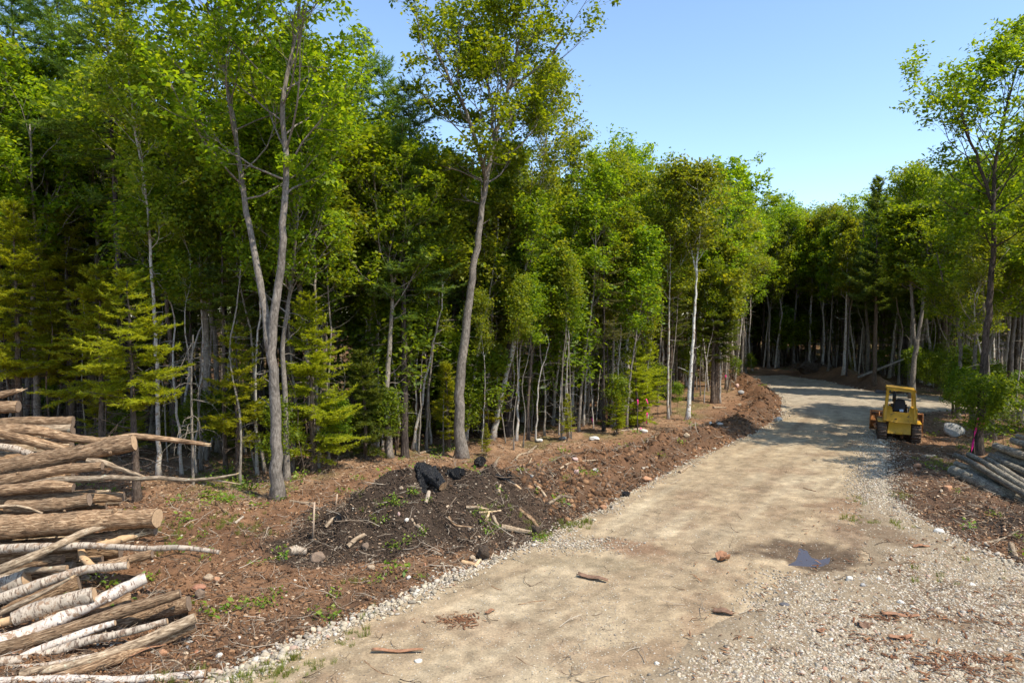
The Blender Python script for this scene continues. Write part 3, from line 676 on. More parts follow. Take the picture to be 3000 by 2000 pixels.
# slim trunks along the edge, one by one
slim = [((467, 1400), [(462, 1150), (455, 950), (440, 720), (428, 560), (405, 430), (385, 300)], 14, 'birch', 'pale thin birch rising right of the yellow-green spruces at the left'),
        ((567, 1420), [(562, 1250), (560, 1100), (566, 980)], 9, 'dead', 'dead pole hung with pale curling branches, left of the twin-stemmed tree'),
        ((662, 1388), [(660, 1250), (655, 1100), (650, 900), (648, 700)], 14, 'fir', 'brown trunk between the dead pole and the twin-stemmed tree'),
        ((752, 1376), [(730, 1290), (708, 1215)], 7, 'dead', 'short leaning dead stick left of the twin-stemmed tree'),
        ((930, 1368), [(928, 1200), (926, 1000), (924, 800), (918, 640)], 13, 'maple', 'slim grey trunk rising out of the full spruce beside the twin-stemmed tree'),
        ((985, 1240), [(985, 1130), (990, 1020), (1000, 930), (995, 700)], 11, 'maple', 'forked grey trunk in the shade right of the twin-stemmed tree'),
        ((1300, 1330), [(1298, 1250), (1300, 1150)], 5, 'dead', 'bare thin pole just left of the tallest tree'),
        ((1492, 1262), [(1494, 1150), (1499, 1020), (1503, 850), (1510, 650)], 17, 'fir', 'reddish brown straight trunk right of the leaning birch'),
        ((1557, 1262), [(1558, 1150), (1556, 1000), (1545, 900), (1540, 800)], 6, 'dead', 'very thin pale stem in front of the bowed slender birch'),
        ((1412, 1285), [(1425, 1150), (1438, 1000), (1446, 860), (1450, 700)], 10, 'maple', 'slim spotted trunk between the tallest tree and the leaning birch'),
        ((1648, 1250), [(1648, 1120), (1643, 980), (1642, 820), (1640, 700)], 6, 'dead', 'hair-thin pale stem left of the leaning fallen pole'),
        ((1676, 1235), [(1680, 1050), (1686, 880), (1690, 750), (1690, 600)], 10, 'birch', 'slim birch with grey flecked bark above the brush heap'),
        ((1695, 1264), [(1702, 1150), (1712, 1040), (1728, 950), (1740, 850), (1745, 700)], 9, 'maple', 'pale slim trunk curving right from the clearing edge'),
        ((1708, 1250), [(1716, 1120), (1728, 1000), (1745, 880), (1755, 720)], 7, 'birch', 'thin pale stem close beside the trunk that curves right'),
        ((1722, 1240), [(1728, 1100), (1735, 960), (1740, 860)], 6, 'maple', 'thin stem just left of the dark trunk of the fading spruce'),
        ((1785, 1248), [(1783, 1120), (1778, 1000)], 10, 'dead', 'rust-brown broken trunk beside the fading spruce'),
        ((1792, 1250), [(1795, 1080), (1800, 900), (1804, 700)], 9, 'maple', 'slim trunk second to the right of the fading spruce'),
        ((1800, 1248), [(1810, 1120), (1818, 1000), (1822, 880)], 7, 'birch', 'pale stem leaning right, third to the right of the fading spruce'),
        ((1836, 1256), [(1842, 1150), (1852, 1050), (1875, 930)], 8, 'maple', 'grey crooked stem left of the pink flags'),
        ((1868, 1268), [(1867, 1200), (1867, 1150)], 4, 'dead', 'black charred sapling stub with a pink tie'),
        ((1958, 1228), [(1956, 1100), (1960, 950), (1962, 850), (1964, 700)], 8, 'birch', 'slim double-bent stem left of the white birch'),
        ((1925, 1190), [(1932, 1060), (1940, 900), (1942, 760)], 9, 'maple', 'shaded grey trunk behind and left of the white birch'),
        ((2087, 1182), [(2090, 1100), (2092, 1000), (2094, 860)], 14, 'fir', 'thick dark trunk of a pair near the end of the left wood'),
        ((2102, 1170), [(2106, 1080), (2108, 960), (2112, 850)], 9, 'fir', 'thinner dark trunk of the pair near the end of the left wood'),
        ((2110, 1182), [(2110, 1100), (2110, 1030), (2108, 900)], 6, 'birch', 'pale thin stem just right of the pair of dark trunks'),
        ((2126, 1140), [(2128, 1060), (2132, 980), (2134, 860)], 8, 'maple', 'trunk with a pink ribbon near the end of the left wood'),
        ((2149, 1108), [(2142, 1040), (2135, 980), (2130, 900)], 7, 'fir', 'last leaning trunk of the left wood by the earth bank'),
        ((2278, 1034), [(2278, 950), (2280, 860), (2282, 780)], 7, 'maple', 'grey trunk at the far side, leftmost above the road end'),
        ((2333, 1048), [(2338, 960), (2346, 880), (2350, 760)], 9, 'maple', 'grey trunk above the road end, second from left'),
        ((2371, 1068), [(2373, 960), (2378, 860), (2382, 760)], 8, 'birch', 'pale straight trunk above the root heap at the road end'),
        ((2425, 1085), [(2432, 1000), (2438, 900), (2440, 800)], 6, 'maple', 'slim crooked stem right of the root heap at the road end'),
        ((2472, 1100), [(2476, 1000), (2480, 900), (2482, 780)], 10, 'birch', 'brownish pale trunk beside the road end, with a thin partner'),
        ((2480, 1100), [(2484, 1000), (2488, 920), (2486, 800)], 5, 'dead', 'thin partner stem to the right of the brownish pale trunk'),
        ((2515, 1098), [(2522, 1020), (2527, 960)], 5, 'dead', 'white leaning dead stem left of the conical pine'),
        ((2830, 1170), [(2832, 1060), (2838, 960), (2842, 820), (2846, 640)], 14, 'maple', 'dark shaded trunk with a twin behind the boulder'),
        ((2842, 1185), [(2844, 1080), (2846, 960), (2850, 800)], 11, 'fir', 'second trunk of the shaded pair behind the boulder'),
        ((2938, 1175), [(2945, 1060), (2955, 980), (2962, 870), (2970, 760)], 12, 'maple', 'sun-flecked trunk between the taped tree and the right edge'),
        ((2770, 1150), [(2768, 1060), (2770, 900), (2772, 720)], 10, 'pine', 'dark upright trunk right of the bulldozer')]
for n_, (bpx, pts, w, kd, lab) in enumerate(slim):
    b = gp(*bpx); d = b[1]; used_xy.append((b[0], b[1]))
    L = [(0, 0, 0)] + [tuple(atd(p[0], p[1], d) - b) for p in pts]; r0 = max(0.02, wpx(w, d)); sc = 2.2 if d > 45 else 1.0; ls = 0.16 if d < 45 else 0.24
    if kd == 'dead':
        rng = np.random.default_rng(400+n_); G = Geo(); T = spline([(L[0][0], L[0][1], -0.2)] + L[1:], 0.3); H = T[-1][2]
        G.tube(T, r0*(1-0.6*np.clip(T[:, 2]/H, 0, 1)), 7, rough=0.06, rng=rng)
        big = lab.startswith('dead pole')
        for q in range(22 if big else 5):
            k = 1+int(rng.random()*(len(T)-2)); az = rng.random()*6.28
            if big: k = int(len(T)*(0.3+0.7*rng.random())); k = min(k, len(T)-2)
            Lb = (0.6+1.5*rng.random()) if big else 0.35+0.3*rng.random()
            B = grow(rng, T[k], (math.cos(az), math.sin(az), 0.3), Lb, 8, -0.22 if big else 0.02, 0.22); rb = r0*0.3
            G.tube(B, np.linspace(rb, rb*0.25, 9), 4, cap=False)
            for w_ in range(4 if big else 1):
                b2 = grow(rng, B[2+int(rng.random()*5)], rng.standard_normal(3), Lb*0.25, 3, -0.1, 0.3); G.tube(b2, np.linspace(rb*0.5, rb*0.2, 4), 3, cap=False)
        one('dead_tree', G.mesh('dead_trunk', M['dead'] if 'brown' not in lab and 'black' not in lab else M['bark_dark']), None, b, lab, 'dead tree'); continue
    if kd in ('fir', 'pine'):
        top = L[-1]; H = max(top[2]*1.25, 7); mat = M['needle_pine'] if kd == 'pine' else M['needle_fir']
        tm, cm, _ = conifer(400+n_, H, r0, H*0.5, 1.9 if kd == 'fir' else 2.5, M['bark_brown'], mat, kd, whorl=0.4, per=6, nl=0.18*sc**0.5, wid=0.04*sc**0.5, bstep=0.16, ndead=22, lean=(top[0]*1.2, top[1]))
        one('fir_tree' if kd == 'fir' else 'pine_tree', tm, cm, b, lab, 'tree'); continue
    top = np.array(L[-1]); prev = np.array(L[-2]); dv = unit(top-prev); L = L + [tuple(top + unit(dv+UP*0.8)*2.0), tuple(top + unit(dv+UP*1.5)*3.8)]
    bm = M['birch'] if kd == 'birch' else M['bark_grey']; lm = M['leaf_birch'] if kd == 'birch' else M['leaf_maple']
    tm, cm, _ = decid(400+n_, [L], r0, 0.48, 1.7, 18, 18, ls*0.78, lm, bm, kd, up=0.2, dead=8)
    one(kd + '_tree', tm, cm, b, lab, 'tree')

# ------------------------------------------------------------------ the rest of the wood
SILX = np.array([-900, 0, 900, 960, 1050, 1150, 1230, 1330, 1500, 1600, 1690, 1725, 1800, 1850, 1900, 1960, 2000, 2100, 2200, 2300, 2400, 2480, 2560, 2640, 2700, 2850, 2900, 3000, 3300, 4500])
SILY = np.array([-300, -250, 60, 300, 330, 330, 400, 470, 430, 380, 400, 500, 455, 430, 530, 560, 520, 555, 590, 605, 615, 625, 590, 545, 490, 480, 440, 400, 200, 0])
rng = np.random.default_rng(5)
used = np.array(used_xy)
cands = []
gx, gy = np.meshgrid(np.arange(-85, 95, 1.9), np.arange(14, 118, 1.9))
gx = (gx + rng.uniform(-0.8, 0.8, gx.shape)).ravel(); gy = (gy + rng.uniform(-0.8, 0.8, gy.shape)).ravel()
fs = sdist(gx, gy, EDGE); rs = sdist(gx, gy, ROAD)
tzv = terrain(gx, gy, False)
cnt = {'oak': 0, 'maple': 0, 'birch': 0, 'pine': 0, 'fir': 0, 'spruce': 0}
GROUP_L = {'oak': ('oak_tree', OAK, 'leafy tree with lobed foliage in the dense wood', 'leafy trees filling the wood'),
           'maple': ('maple_tree', MAP, 'slender leafy tree crowded inside the dense wood', 'slender leafy trees filling the wood'),
           'birch': ('birch_tree', BIR, 'slim pale-barked birch inside the dense wood', 'birches inside the wood'),
           'pine': ('pine_tree', PIN, 'dark pine with blue-green needles inside the dense wood', 'pines inside the wood'),
           'fir': ('fir_tree', FIR, 'shaded dark green fir inside the dense wood', 'firs inside the wood'),
           'spruce': ('spruce_tree', SPR, 'young spruce low under the taller trees of the wood', 'young spruces under the wood')}
nfill = 0
for k in np.argsort(gy):
    x, y = gx[k], gy[k]
    if fs[k] < 0.8 or rs[k] > -1.2: continue
    px = 1500 + FPX*x/y
    if px < -450 or (px > 3250 and not (x < 46 and y < 62 and px < 7500)): continue
    dep = fs[k]
    p = 0.9 if dep < 8 else (0.5 if dep < 18 else 0.28 if dep < 32 else 0.06)
    if px > 3120: p *= 0.2
    if 2700 < px <= 3120 and dep < 9: p *= 0.55
    if 470 <= px < 900 and y < 31: p *= 0.4
    if 1300 < px < 2150 and dep < 4: p *= 0.4
    if px > 2600 and rs[k] > -2.6: continue
    if px > 2050 and y > 60: p = max(p, 0.22 if dep > 20 else 0.6)
    if y > 108: p = 0
    if px > 2750 and dep > 25: p = min(p, 0.25)
    if px < 470 and y < 34.5: continue
    if rng.random() > p: continue
    if len(used) and np.min(np.hypot(used[:, 0]-x, used[:, 1]-y)) < 0.9: continue
    if 2500 < px < 2625 and y < 72: continue
    hmax = CAM_H + (HOR - np.interp(px, SILX, SILY))/FPX*y - tzv[k]
    hmax = min(hmax, 21)
    left = px < 1150
    q = rng.random()
    if 930 < px < 1400 and rng.random() < 0.5: kd = 'pine' if rng.random() < 0.6 else 'fir'
    elif dep < 3 and q < 0.22 and px < 2100: kd = 'spruce'
    elif q < (0.34 if left else 0.10): kd = 'pine'
    elif q < (0.52 if left else 0.24): kd = 'fir'
    elif q < 0.56: kd = 'birch' if not left else 'fir'
    elif q < 0.66: kd = 'maple'
    else: kd = 'oak'
    if px > 2150 and kd == 'fir' and rng.random() < 0.5: kd = 'maple'
    nm, var, lab, grp = GROUP_L[kd]; v = var[rng.integers(len(var))]
    h = hmax*(0.66 + 0.30*rng.random()) if kd not in ('fir', 'spruce') else min(hmax*0.95, (8+5*rng.random()) if kd == 'fir' else 3.5+4*rng.random())
    if kd == 'pine': h = min(hmax*1.03, h*1.05)
    h = max(h, 4); s = h/v[2]; sxy = s if kd in ('fir', 'spruce') else max(s, 0.78)*rng.uniform(0.9, 1.15)
    side = 'left of the road' if px < 2170 else ('beyond the road end' if px < 2600 else 'right of the road')
    place(nm, v, (x, y, float(terrain(np.array([x]), np.array([y]))[0]) - 0.05), lab + ' ' + side, 'tree', grp + ' ' + side, rng.random()*6.28, s, (rng.normal()*0.03, rng.normal()*0.03), sxy)
    cnt[kd] += 1; nfill += 1
# crowd of slender pole trees along the wood edge
for n_ in range(112):
    px = rng.uniform(480, 2170) if n_ < 98 else rng.uniform(2250, 2990); x0 = None
    for t in range(40):
        y = rng.uniform(22, 95); x = (px-1500)/FPX*y; f = sdist(np.array([x]), np.array([y]), EDGE)[0]
        if 0.6 < f < 8: x0, y0 = x, y; break
    if x0 is None or np.min(np.hypot(used[:, 0]-x0, used[:, 1]-y0)) < 0.6: continue
    H_ = min((CAM_H + (HOR - np.interp(px, SILX, SILY))/FPX*y0)*rng.uniform(0.5, 0.85), 13); s_ = H_/11; k_ = rng.integers(4); side = 'left of the road' if px < 2200 else 'beyond the bend'
    place('slender_tree', POL[k_], (x0, y0, tz(x0, y0)-0.05), ['whitish', 'grey', 'bleached grey-brown', 'pale'][k_] + ' slender pole-like tree with a small high crown ' + side, 'tree', 'slender ' + ['whitish', 'grey', 'bleached', 'pale'][k_] + ' pole trees ' + side, rng.random()*6, s_, (rng.normal()*0.05, rng.normal()*0.05), s_*rng.uniform(0.8, 1.3))
# leafy understory behind the first trunks
for n_ in range(22):
    px = rng.uniform(950, 2120); x0 = None
    for t in range(40):
        y = rng.uniform(24, 62); x = (px-1500)/FPX*y; f = sdist(np.array([x]), np.array([y]), EDGE)[0]
        if 2.0 < f < 9: x0, y0 = x, y; break
    if x0 is None: continue
    place('sapling', UND[rng.integers(3)], (x0, y0, tz(x0, y0)-0.05), 'taller leafy sapling behind the first trunks', 'sapling', 'taller saplings behind the first trunks', rng.random()*6, 0.6+0.8*rng.random())
for n_ in range(15):
    px = rng.uniform(2660, 2860); x0 = None
    for t in range(40):
        y = rng.uniform(27, 60); x = (px-1500)/FPX*y; f = sdist(np.array([x]), np.array([y]), EDGE)[0]
        if 1.2 < f < 12: x0, y0 = x, y; break
    if x0 is None: continue
    if n_ % 3: place('sapling', UND[rng.integers(3)], (x0, y0, tz(x0, y0)-0.05), 'leafy sapling in the shady thicket right of the bulldozer', 'sapling', 'saplings right of the bulldozer', rng.random()*6, 0.4+0.4*rng.random())
    else: place('fir_tree', FIR[0], (x0, y0, tz(x0, y0)-0.05), 'small dark fir in the thicket right of the bulldozer', 'tree', 'small firs right of the bulldozer', rng.random()*6, 0.3+0.35*rng.random())
for n_ in range(113):
    y = rng.uniform(74, 106); px = rng.uniform(2120, 2900)
    if n_ >= 95: px = rng.uniform(2240, 2330); y = rng.uniform(84, 104)
    x = (px-1500)/FPX*y
    if sdist(np.array([x]), np.array([y]), EDGE)[0] < 1.5 or sdist(np.array([x]), np.array([y]), ROAD)[0] > -1.5: continue
    z = tz(x, y)-0.05
    if n_ % 3: place('fir_tree', FIR[n_ % 3], (x, y, z), 'fir with low boughs closing the view beyond the road end', 'tree', 'low-boughed firs beyond the road end', rng.random()*6, 0.45+0.4*rng.random())
    else: place('sapling', UND[n_ % 2], (x, y, z), 'bushy young tree in the shade beyond the road end', 'sapling', 'bushy young trees beyond the road end', rng.random()*6, 1.0+0.8*rng.random())
# thin understory near the edge
for n_ in range(150):
    q = rng.random(); px = -150 + 3250*rng.random()
    x0, y0 = None, None
    for t in range(30):
        y = 18 + 60*rng.random(); x = (px-1500)/FPX*y
        f = sdist(np.array([x]), np.array([y]), EDGE)[0]
        if 0.3 < f < 9 and sdist(np.array([x]), np.array([y]), ROAD)[0] < -1.5: x0, y0 = x, y; break
    if x0 is None: continue
    z = tz(x0, y0) - 0.05; side = 'left of the road' if px < 2170 else 'right of the road'
    if q < 0.34 or px > 2600:
        h = 0.28 + 0.3*rng.random(); place('sapling', UND[rng.integers(3)], (x0, y0, z), 'thin leafy sapling under the trees ' + side, 'sapling', 'leafy saplings under the trees ' + side, rng.random()*6, h*1.25 if px > 2550 else h)
    elif q < 0.80:
        place('dead_tree', DEAD[rng.integers(3)], (x0, y0, z), 'spindly dead pole with bare twigs among the trees ' + side, 'dead tree', 'spindly dead poles ' + side, rng.random()*6, 0.5+0.6*rng.random(), (rng.normal()*0.1, rng.normal()*0.1))
    else:
        place('spruce_tree', SPR[rng.integers(3)], (x0, y0, z), GROUP_L['spruce'][2] + ' ' + side, 'tree', GROUP_L['spruce'][3] + ' ' + side, rng.random()*6, 0.2+0.3*rng.random())
print('FILL', nfill, cnt)
# ------------------------------------------------------------------ scattering of uncountable stuff
def hidden_src(name, meshes):
    col = bpy.data.collections.new(name)
    for k, me in enumerate(meshes):
        o = bpy.data.objects.new('%s_%02d' % (name, k), me); col.objects.link(o)
    return col
def scatter(name, P, R, Sc, idx, meshes):
    me = bpy.data.meshes.new(name); n = len(P)
    me.vertices.add(n); me.vertices.foreach_set('co', np.asarray(P, np.float32).ravel())
    for an, tp, key, v in (('rot', 'FLOAT_VECTOR', 'vector', R), ('scl', 'FLOAT_VECTOR', 'vector', Sc)):
        a = me.attributes.new(an, tp, 'POINT'); a.data.foreach_set(key, np.asarray(v, np.float32).ravel())
    a = me.attributes.new('idx', 'INT', 'POINT'); a.data.foreach_set('value', np.asarray(idx, np.int32))
    o = link(name, me); kind(o, 'stuff')
    ng = bpy.data.node_groups.new(name, 'GeometryNodeTree')
    ng.interface.new_socket('Geometry', in_out='INPUT', socket_type='NodeSocketGeometry'); ng.interface.new_socket('Geometry', in_out='OUTPUT', socket_type='NodeSocketGeometry')
    gi = ng.nodes.new('NodeGroupInput'); go = ng.nodes.new('NodeGroupOutput'); ip = ng.nodes.new('GeometryNodeInstanceOnPoints'); ci = ng.nodes.new('GeometryNodeCollectionInfo')
    ci.inputs['Collection'].default_value = hidden_src(name + '_shape', meshes); ci.inputs['Separate Children'].default_value = True; ci.inputs['Reset Children'].default_value = True
    def at(nm, tp):
        n_ = ng.nodes.new('GeometryNodeInputNamedAttribute'); n_.data_type = tp; n_.inputs['Name'].default_value = nm; return n_.outputs['Attribute']
    L = ng.links; L.new(gi.outputs[0], ip.inputs['Points']); L.new(ci.outputs[0], ip.inputs['Instance']); ip.inputs['Pick Instance'].default_value = True
    L.new(at('idx', 'INT'), ip.inputs['Instance Index']); L.new(at('rot', 'FLOAT_VECTOR'), ip.inputs['Rotation']); L.new(at('scl', 'FLOAT_VECTOR'), ip.inputs['Scale'])
    L.new(ip.outputs[0], go.inputs[0]); md = o.modifiers.new('scatter', 'NODES'); md.node_group = ng; return o
# icosphere-based stones
def ico(sub):
    import bmesh
    bm = bmesh.new(); bmesh.ops.create_icosphere(bm, subdivisions=sub, radius=1.0); bm.verts.ensure_lookup_table()
    V = np.array([v.co[:] for v in bm.verts]); F = np.array([[v.index for v in f.verts] for f in bm.faces]); bm.free(); return V, F
ICO1, ICO2, ICO3 = ico(1), ico(2), ico(3)
def stone_mesh(name, seed, mat, base=ICO2, rough=0.18, flat=(1, 0.75, 0.5), angular=0.0, smooth=True):
    rng = np.random.default_rng(seed); V, F = base; V = V.copy()
    for q in range(7):
        a = unit(rng.standard_normal(3)); k = rng.uniform(0.55, 0.95); dp = V @ a; over = np.clip(dp-k, 0, None); V -= a[None, :]*over[:, None]*(0.9 if angular else 0.7)
    V += rng.standard_normal(3)*0
    f = 1 + rough*(np.sin(V[:, 0]*3.1+seed)*np.cos(V[:, 1]*2.7+seed*1.3) + 0.5*np.sin(V[:, 2]*5+V[:, 0]*4+seed))
    V = V*f[:, None]*np.array(flat)
    return mesh_np(name, V, F, mat, smooth)
# ------------------------------------------------------------------ logs
M['log_oak'] = bark_mat('furrowed_log_bark', (0.05, 0.030, 0.018), (0.27, 0.17, 0.095), (0.58, 0.42, 0.26), (13, 13, 1.7), 1.25, (0.50, 0.29, 0.15), 0.60, 1.0, 0.04)
M['log_grey'] = bark_mat('grey_log_bark', (0.08, 0.055, 0.035), (0.31, 0.23, 0.15), (0.55, 0.45, 0.32), (9, 9, 1.8), 1.4, (0.52, 0.52, 0.38), 0.58, 0.7, 0.012)
M['log_birch'] = birch_mat('birch_log_bark', (0.46, 0.37, 0.27), (0.13, 0.085, 0.055), 0.53)
M['log_white'] = birch_mat('white_birch_log_bark', (0.60, 0.50, 0.40), (0.17, 0.10, 0.065), 0.57)
M['log_peel'] = flat_mat('peeled_wood', (0.52, 0.33, 0.17), 0.7, 0.3, 7)
M['log_cool'] = bark_mat('mossy_log_bark', (0.055, 0.048, 0.038), (0.20, 0.175, 0.135), (0.42, 0.38, 0.30), (10, 10, 2), 1.6, (0.36, 0.37, 0.28), 0.57, 0.8, 0.012)
M['cut'] = flat_mat('cut_wood', (0.46, 0.30, 0.17), 0.8, 0.3, 14)
M['cut_old'] = flat_mat('weathered_cut_wood', (0.22, 0.15, 0.10), 0.9, 0.35, 14)
M['char'] = bark_mat('charred_bark', (0.003, 0.003, 0.003), (0.010, 0.009, 0.009), (0.035, 0.033, 0.033), (9, 9, 9), 1.5, None, 0.6, 1.0, 0.08)
M['char'].node_tree.nodes['Principled BSDF'].inputs['Roughness'].default_value = 0.34
M['char'].node_tree.nodes['Principled BSDF'].inputs['Specular IOR Level'].default_value = 0.5
M['splint'] = flat_mat('splintered_wood', (0.60, 0.42, 0.24), 0.8, 0.25, 9)
def log_obj(name, pts, rads, mat, label, cat, group=None, seed=0, cut=True, sides=16, splinter=False, rough=0.03, patchmat=None, ends=None, knots=3):
    rng = np.random.default_rng(seed+7000)
    P = spline(np.array(pts), 0.10 if np.linalg.norm(np.array(pts[-1])-np.array(pts[0])) > 1.2 else 0.04); m = len(P); R = np.interp(np.linspace(0, 1, m), np.linspace(0, 1, len(rads)), rads)
    R = R*(1 + 0.05*np.sin(np.linspace(0, 1, m)*(5+4*rng.random())*2 + rng.random()*6) + 0.02*rng.standard_normal(m))
    P[1:-1] += rng.standard_normal((m-2, 3))*R.mean()*0.025
    o0 = P[0].copy(); zax = unit(P[-1]-P[0]); q = Vector(zax).to_track_quat('Z', 'Y'); Mi = np.array(q.to_matrix()).T
    L = (P - o0) @ Mi.T
    G = Geo(); n = sides
    tan = np.gradient(L, axis=0); tan /= np.linalg.norm(tan, axis=1)[:, None]; a = np.cross(tan, [0, 1, 0.01]); a /= np.linalg.norm(a, axis=1)[:, None]; b = np.cross(tan, a); th_ = np.arange(n)*2*np.pi/n
    lob = 1 + rough*np.cumsum(rng.standard_normal((m, n)), 0)/np.sqrt(m)*0.8 + rough*rng.standard_normal((m, n))*0.7 + 0.05*np.sin(2*th_[None, :]+np.linspace(0, 3, m)[:, None]+seed)
    V = L[:, None, :] + (R[:, None]*lob)[:, :, None]*(np.cos(th_)[None, :, None]*a[:, None, :] + np.sin(th_)[None, :, None]*b[:, None, :])
    Vf = V.reshape(-1, 3); i = np.arange(m-1)[:, None]*n; j = np.arange(n)[None, :]; jn = (j+1) % n
    Q = np.stack([i+j, i+jn, i+n+jn, i+n+j], -1).reshape(-1, 4); G.add(Vf, Q)
    for k in range(knots if m > 12 else 0):     # branch stubs
        kk = int(rng.uniform(0.15, 0.85)*m); a_ = rng.random()*6.28; dv = math.cos(a_)*a[kk] + math.sin(a_)*b[kk] + tan[kk]*0.4
        G.tube([L[kk] + dv*R[kk]*0.6, L[kk] + dv*R[kk]*1.12, L[kk] + dv*R[kk]*1.28], [R[kk]*0.34, R[kk]*0.24, R[kk]*0.15], 6)
    ob = link(name, G.mesh('log', mat)); ob.location = o0; ob.rotation_mode = 'QUATERNION'; ob.rotation_quaternion = q
    tag(ob, label, cat, group)
    cm = M['cut'] if cut is True else (cut or M['cut_old'])
    for e_, (k, s_) in enumerate(((0, -1), (m-1, 1))):
        if splinter and k:
            g2 = Geo()
            for w in range(9):
                an = rng.random()*6.28; rr_ = R[k]*0.7*rng.random()**0.5; p0 = V[k].mean(0) + rr_*(math.cos(an)*a[k] + math.sin(an)*b[k]) - tan[k]*R[k]*0.8
                l_ = R[k]*(2.0+3.0*rng.random()); g2.tube([p0, p0+tan[k]*l_*0.6, p0+tan[k]*l_ + rng.standard_normal(3)*R[k]*0.5], [R[k]*0.34, R[k]*0.2, 0.003], 5)
            link('splintered_end', g2.mesh('splinters', M['splint']), ob)
        rg_ = V[k]*0.97 + V[k].mean(0)*0.03; c = V[k].mean(0) + s_*tan[k]*R[k]*0.03; rg2 = rg_ + s_*tan[k]*0.004
        mid = rg2*0.55 + c*0.45 + s_*tan[k]*0.002
        Vc = np.vstack([rg2, mid, [c]]); F = [[q_, (q_+1) % n, n+(q_+1) % n, n+q_] for q_ in range(n)]; T = [[n+q_, n+(q_+1) % n, 2*n] for q_ in range(n)]
        if s_ < 0: F = [f[::-1] for f in F]; T = [t[::-1] for t in T]
        link('cut_end', mesh_np('cut_end', Vc, [np.array(F), np.array(T)], cm, False), ob)
    return ob
def face_d(row): return 12.6 + (1990-row)*0.0072
def face_z(row): d = face_d(row); return CAM_H - (row-HOR)/FPX*d
